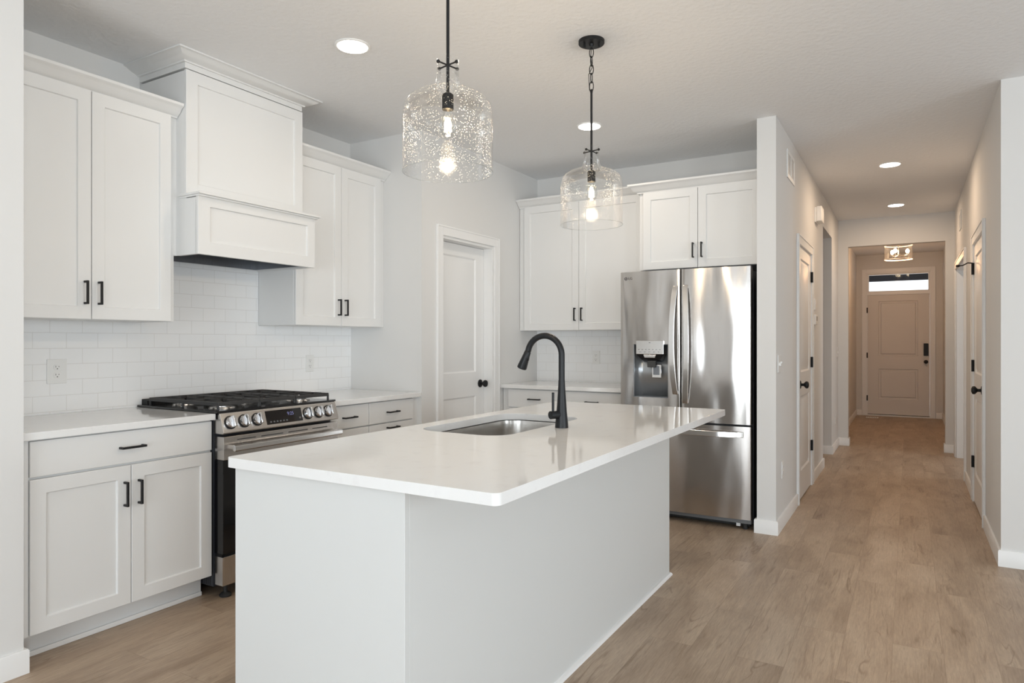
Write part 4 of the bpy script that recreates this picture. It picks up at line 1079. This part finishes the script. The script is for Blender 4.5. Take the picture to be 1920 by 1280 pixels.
# ---- pendants
def pendant(loc, label):
    """loc is on the ceiling; everything hangs below"""
    r_ = thing('pendant_light', label, 'pendant light', loc, 'glass pendants over the island')
    Z = lambda z: z - C
    A = dict(abs_=False)
    MB().lathe([(0, 0), (0.0635, 0), (0.0635, -0.014), (0.062, -0.016), (0.012, -0.017), (0.009, -0.028), (0, -0.028)], (0, 0, 0), 48).build('ceiling_canopy', BLACK, r_, **A)
    cn = r_.children[0]
    MB().cyl((0.035, 0.012, -0.034), (0.035, 0.012, -0.019), 0.005, n=12).cyl((-0.030, -0.018, -0.034), (-0.030, -0.018, -0.019), 0.005, n=12).build('canopy_screws', BLACK, cn, **A)
    ch = MB(); z = -0.034; k = 0
    while z > Z(2.540):
        L, W = 0.0245, 0.0105; pts_ = []
        for i in range(20):
            t = 2 * PI * i / 20; u_, v_ = W * math.cos(t), L * math.sin(t)
            pts_.append((u_, 0, z - L + v_) if k % 2 == 0 else (0, u_, z - L + v_))
        ch.tube(pts_, 0.0022, 8, closed=True); z -= 2 * L - 0.0075; k += 1
    zr = z
    ch.build('chain', BLACK, r_, **A)
    MB().tube([(0.0, 0.0, -0.03), (-0.003, -0.002, -0.08), (0.003, 0.003, -0.13), (-0.012, -0.006, -0.165), (-0.009, -0.004, zr + 0.002), (0, 0, zr - 0.02)], 0.0018, 8).build('cord', BLACK, r_, **A)
    MB().lathe([(0, zr + 0.004), (0.004, zr + 0.003), (0.007, zr - 0.006), (0.0055, zr - 0.016), (0.0055, Z(2.100)), (0, Z(2.100))], (0, 0, 0), 20).build('rod', BLACK, r_, **A)
    MB().lathe([(0, Z(2.106)), (0.012, Z(2.106)), (0.0195, Z(2.100)), (0.0195, Z(2.050)), (0.015, Z(2.049)), (0, Z(2.049))], (0, 0, 0), 28).build('lamp_socket', BLACK, r_, **A)
    cr_ = MB()
    for t in (1.36, 1.36 + PI / 2, 1.36 + PI, 1.36 + 1.5 * PI):
        c_, s__ = math.cos(t), math.sin(t)
        cr_.cyl((0, 0, Z(2.201)), (0.046 * c_, 0.046 * s__, Z(2.201)), 0.0028, n=10)
        cr_.sphere((0.043 * c_, 0.043 * s__, Z(2.201)), 0.0062, n=14, m=8)
    cr_.build('holder_cross', BLACK, r_, **A)
    prof = [(0.1525, Z(1.838)), (0.1525, Z(2.022)), (0.151, Z(2.045)), (0.145, Z(2.065)), (0.132, Z(2.083)), (0.110, Z(2.098)), (0.082, Z(2.109)),
            (0.058, Z(2.116)), (0.047, Z(2.124)), (0.0415, Z(2.140)), (0.0375, Z(2.165)), (0.036, Z(2.19)), (0.0365, Z(2.224))]
    g = MB().lathe(prof, (0, 0, 0), 64)
    go = g.build('glass_shade', SEED, r_, smooth=60, label='seeded clear glass jug shade', **A)
    rim = MB().lathe([(0.1525, Z(1.8365)), (0.1538, Z(1.838)), (0.1525, Z(1.8395)), (0.1510, Z(1.838)), (0.1525, Z(1.8365))], (0, 0, 0), 64).build('glass_rim', CLEAR, go, smooth=60, **A)
    bl = MB().lathe([(0, Z(1.957)), (0.012, Z(1.959)), (0.023, Z(1.968)), (0.0295, Z(1.985)), (0.0285, Z(2.003)), (0.022, Z(2.024)), (0.014, Z(2.040)), (0.0125, Z(2.052))], (0, 0, 0), 28)
    bo = bl.build('bulb', CLEAR, r_, smooth=60, label='lit clear filament bulb', **A)
    f_ = MB()
    for i in range(6):
        t = 2 * PI * i / 6
        f_.tube([(0.006 * math.cos(t), 0.006 * math.sin(t), Z(2.022)), (0.012 * math.cos(t + .5), 0.012 * math.sin(t + .5), Z(1.975))], 0.0016, 6)
    f_.sphere((0, 0, Z(1.998)), 0.013, 1, 1, 1.6)
    f_.build('filament', FIL, bo, smooth=60, label='glowing filament', **A)
    return r_
p1 = pendant((-1.345, 1.850, C), 'nearer glass jug pendant light, ceiling canopy out of view')
dup(p1, (-1.345, 3.045, C), 'farther glass jug pendant light hanging by its visible chain')
for y in (1.850, 3.045):
    point('pendant_glow', (-1.345, y, 1.94), 7, (1.0, 0.78, 0.52), 0.025)

# ---- foyer flush light
fl = thing('flush_ceiling_light', 'clear glass drum ceiling light in the entry', 'ceiling light', (-0.135, 11.1, C))
m = MB().lathe([(0, 2.742), (0.075, 2.742), (0.075, 2.722), (0.01, 2.715), (0.01, 2.62), (0.006, 2.615), (0.006, 2.47), (0, 2.465)], (-0.135, 11.1, 0), 32); m.build('ceiling_canopy', HANDST, fl)
m = MB().lathe([(0.176, 2.443), (0.176, 2.64)], (-0.135, 11.1, 0), 64); gso = m.build('glass_drum', SEED, fl, label='clear glass drum shade')
m = MB()
for z in (2.443, 2.64): m.lathe([(0.173, z - 0.006), (0.179, z - 0.006), (0.179, z + 0.006), (0.173, z + 0.006), (0.173, z - 0.006)], (-0.135, 11.1, 0), 64)
m.build('metal_rim', PLATE, fl)
for t in (0.2, 0.2 + 2 * PI / 3, 0.2 + 4 * PI / 3):
    x, y = -0.135 + 0.115 * math.cos(t), 11.1 + 0.115 * math.sin(t)
    arm = MB().tube([(-0.135, 11.1, 2.50), ((x - 0.135) / 2, (y + 11.1) / 2, 2.492), (x, y, 2.50), (x, y, 2.525)], 0.006, 10).build('lamp_arm', HANDST, fl)
    MB().lathe([(0, 2.525), (0.014, 2.527), (0.024, 2.55), (0.02, 2.575), (0, 2.59)], (x, y, 0), 20).build('bulb', BULB, arm, label='lit bulb')
    point('entry_glow', (x, y, 2.40), 3.6, (1, 0.55, 0.28), 0.03)

# ================================================================== WALL PLATES AND SMALL THINGS
def outlet(F, a, z, loc, label, grp='wall outlets', wd=0.035, hh=0.058):
    r_ = thing('wall_outlet', label, 'outlet', loc, grp)
    mb = MB(); fbox(mb, F, a - wd, a + wd, 0, 0.006, z - hh, z + hh); mb.build('cover_plate', PLATE, r_, bevel=0.0025, smooth=0)
    for s_ in (-1, 1):
        zc = z + s_ * 0.0195; mb = MB()
        q = [(a + 0.0165 * x_, zc + 0.0140 * z_) for x_, z_ in ((-0.6, -1), (0.6, -1), (1, -0.5), (1, 0.5), (0.6, 1), (-0.6, 1), (-1, 0.5), (-1, -0.5))]
        mb.hexa([F(p, 0.0055, z_) for p, z_ in q], [F(p, 0.0078, z_) for p, z_ in q])
        so_ = mb.build('socket', PLATE, r_, bevel=0.0006, seg=1, smooth=0)
        mb = MB()
        fbox(mb, F, a - 0.0078, a - 0.0058, 0.0072, 0.0082, zc + 0.000, zc + 0.008); fbox(mb, F, a + 0.0058, a + 0.0078, 0.0072, 0.0082, zc + 0.001, zc + 0.007)
        mb.cyl(F(a, 0.0072, zc - 0.007), F(a, 0.0082, zc - 0.007), 0.0026, n=12)
        mb.build('slots', SLOT, so_, smooth=0)
    return r_
outlet(FX(-3.5968), 1.702, 1.120, (-3.597, 1.702, 1.12), 'white outlet on the tile left of the range', wd=0.045, hh=0.060)
outlet(FX(-3.5968), 3.315, 1.113, (-3.597, 3.315, 1.113), 'white outlet on the tile right of the range')
outlet(FY(5.4118), -2.345, 1.128, (-2.345, 5.41, 1.128), 'white outlet on the tile behind the faucet')
outlet(FX(-0.7498), 4.905, 0.39, (-0.75, 4.905, 0.39), 'white outlet low on the hall wall end')
outlet(FX(-0.7498), 8.72, 0.36, (-0.75, 8.72, 0.36), 'white outlet low on the far left hall wall')
def switch(F, a, z, loc, label, gang=1):
    r_ = thing('light_switch', label, 'switch', loc, 'wall switches'); wd = 0.035 + 0.023 * (gang - 1)
    mb = MB(); fbox(mb, F, a - wd, a + wd, 0, 0.006, z - 0.058, z + 0.058); mb.build('cover_plate', PLATE, r_, bevel=0.0025, smooth=0)
    for g in range(gang):
        ac = a + (g - (gang - 1) / 2) * 0.046; s_ = 1 if g % 2 else -1
        mb = MB(); mb.hexa([F(ac - 0.005, 0.005, z - 0.012), F(ac + 0.005, 0.005, z - 0.012), F(ac + 0.005, 0.005, z + 0.012), F(ac - 0.005, 0.005, z + 0.012)],
                           [F(ac - 0.004, 0.018, z + s_ * 0.010 - 0.004), F(ac + 0.004, 0.018, z + s_ * 0.010 - 0.004), F(ac + 0.004, 0.018, z + s_ * 0.010 + 0.004), F(ac - 0.004, 0.018, z + s_ * 0.010 + 0.004)])
        mb.build('toggle', PLATE, r_, bevel=0.001, seg=1, smooth=0)
    return r_
switch(FX(-0.7498), 4.775, 1.118, (-0.75, 4.775, 1.118), 'white double toggle switch at the near end of the hall wall', 2)
switch(FX(-0.7498), 8.98, 1.14, (-0.75, 8.98, 1.14), 'white toggle switch at the far end of the hall wall')
def vent(F, a0, a1, z0, z1, loc, label, cols=2):
    r_ = thing('wall_vent', label, 'vent', loc, 'hall wall vents')
    mb = MB(); t = 0.028
    fbox(mb, F, a0, a1, 0, 0.008, z0, z0 + t); fbox(mb, F, a0, a1, 0, 0.008, z1 - t, z1); fbox(mb, F, a0, a0 + t, 0, 0.008, z0 + t, z1 - t); fbox(mb, F, a1 - t, a1, 0, 0.008, z0 + t, z1 - t)
    for c_ in range(1, cols):
        ac = a0 + (a1 - a0) * c_ / cols; fbox(mb, F, ac - 0.006, ac + 0.006, 0, 0.008, z0 + t, z1 - t)
    mb.build('frame', PLATE, r_, bevel=0.0015, seg=1, smooth=0)
    mb = MB(); fbox(mb, F, a0 + t, a1 - t, 0, 0.001, z0 + t, z1 - t); mb.build('backing', VENTD, r_, smooth=0)
    mb = MB(); n_ = 14
    for i in range(n_):
        z = z0 + t + (z1 - z0 - 2 * t) * (i + 0.5) / n_
        fbox(mb, F, a0 + t, a1 - t, 0.0012, 0.006, z - 0.0025, z + 0.0025)
    mb.build('louvres', PLATE, r_, smooth=0)
    return r_
vent(FX(-0.7498), 5.105, 5.445, 2.435, 2.635, (-0.75, 5.27, 2.53), 'white vent grille high on the left hall wall')
vent(FXN(0.4448), 7.98, 8.24, 2.39, 2.57, (0.445, 8.1, 2.48), 'white vent grille high on the right hall wall')
dc = thing('door_chime', 'white door chime box high on the left hall wall', 'door chime', (-0.75, 6.87, 2.43))
m = MB(); m.box(-0.7498, -0.735, 6.73, 6.95, 2.365, 2.500); m.build('base_plate', PLATE, dc, bevel=0.002, smooth=0)
m = MB(); m.box(-0.735, -0.690, 6.745, 6.935, 2.372, 2.510); m.build('cover', PLATE, dc, bevel=0.006)
th_ = thing('thermostat', 'small white thermostat beside the left hall door', 'thermostat', (-0.75, 6.70, 1.46))
m = MB(); m.box(-0.7498, -0.728, 6.665, 6.79, 1.418, 1.510); m.build('housing', PLATE, th_, bevel=0.004)
m = MB(); m.box(-0.7285, -0.727, 6.69, 6.765, 1.455, 1.495); m.build('screen', VENTD, th_, smooth=0)
s2 = thing('door_sensor', 'tiny white security keypad above the thermostat', 'sensor', (-0.75, 6.72, 1.6))
m = MB(); m.box(-0.7498, -0.736, 6.69, 6.76, 1.555, 1.655); m.build('housing', PLATE, s2, bevel=0.002)
m = MB(); m.box(-0.7365, -0.733, 6.705, 6.745, 1.60, 1.64); m.build('button', PLATE, s2, bevel=0.001)
fv = thing('floor_vent', 'pale floor register by the front door', 'vent', (-0.55, 12.74, 0))
m = MB(); m.box(-0.62, -0.44, 12.62, 12.76, 0.0, 0.005); m.build('frame', PLATE, fv, bevel=0.001, seg=1, smooth=0)
m = MB()
for i in range(6): m.box(-0.605 + i * 0.026, -0.595 + i * 0.026, 12.635, 12.745, 0.0045, 0.0055)
m.build('slots', VENTD, fv, smooth=0)
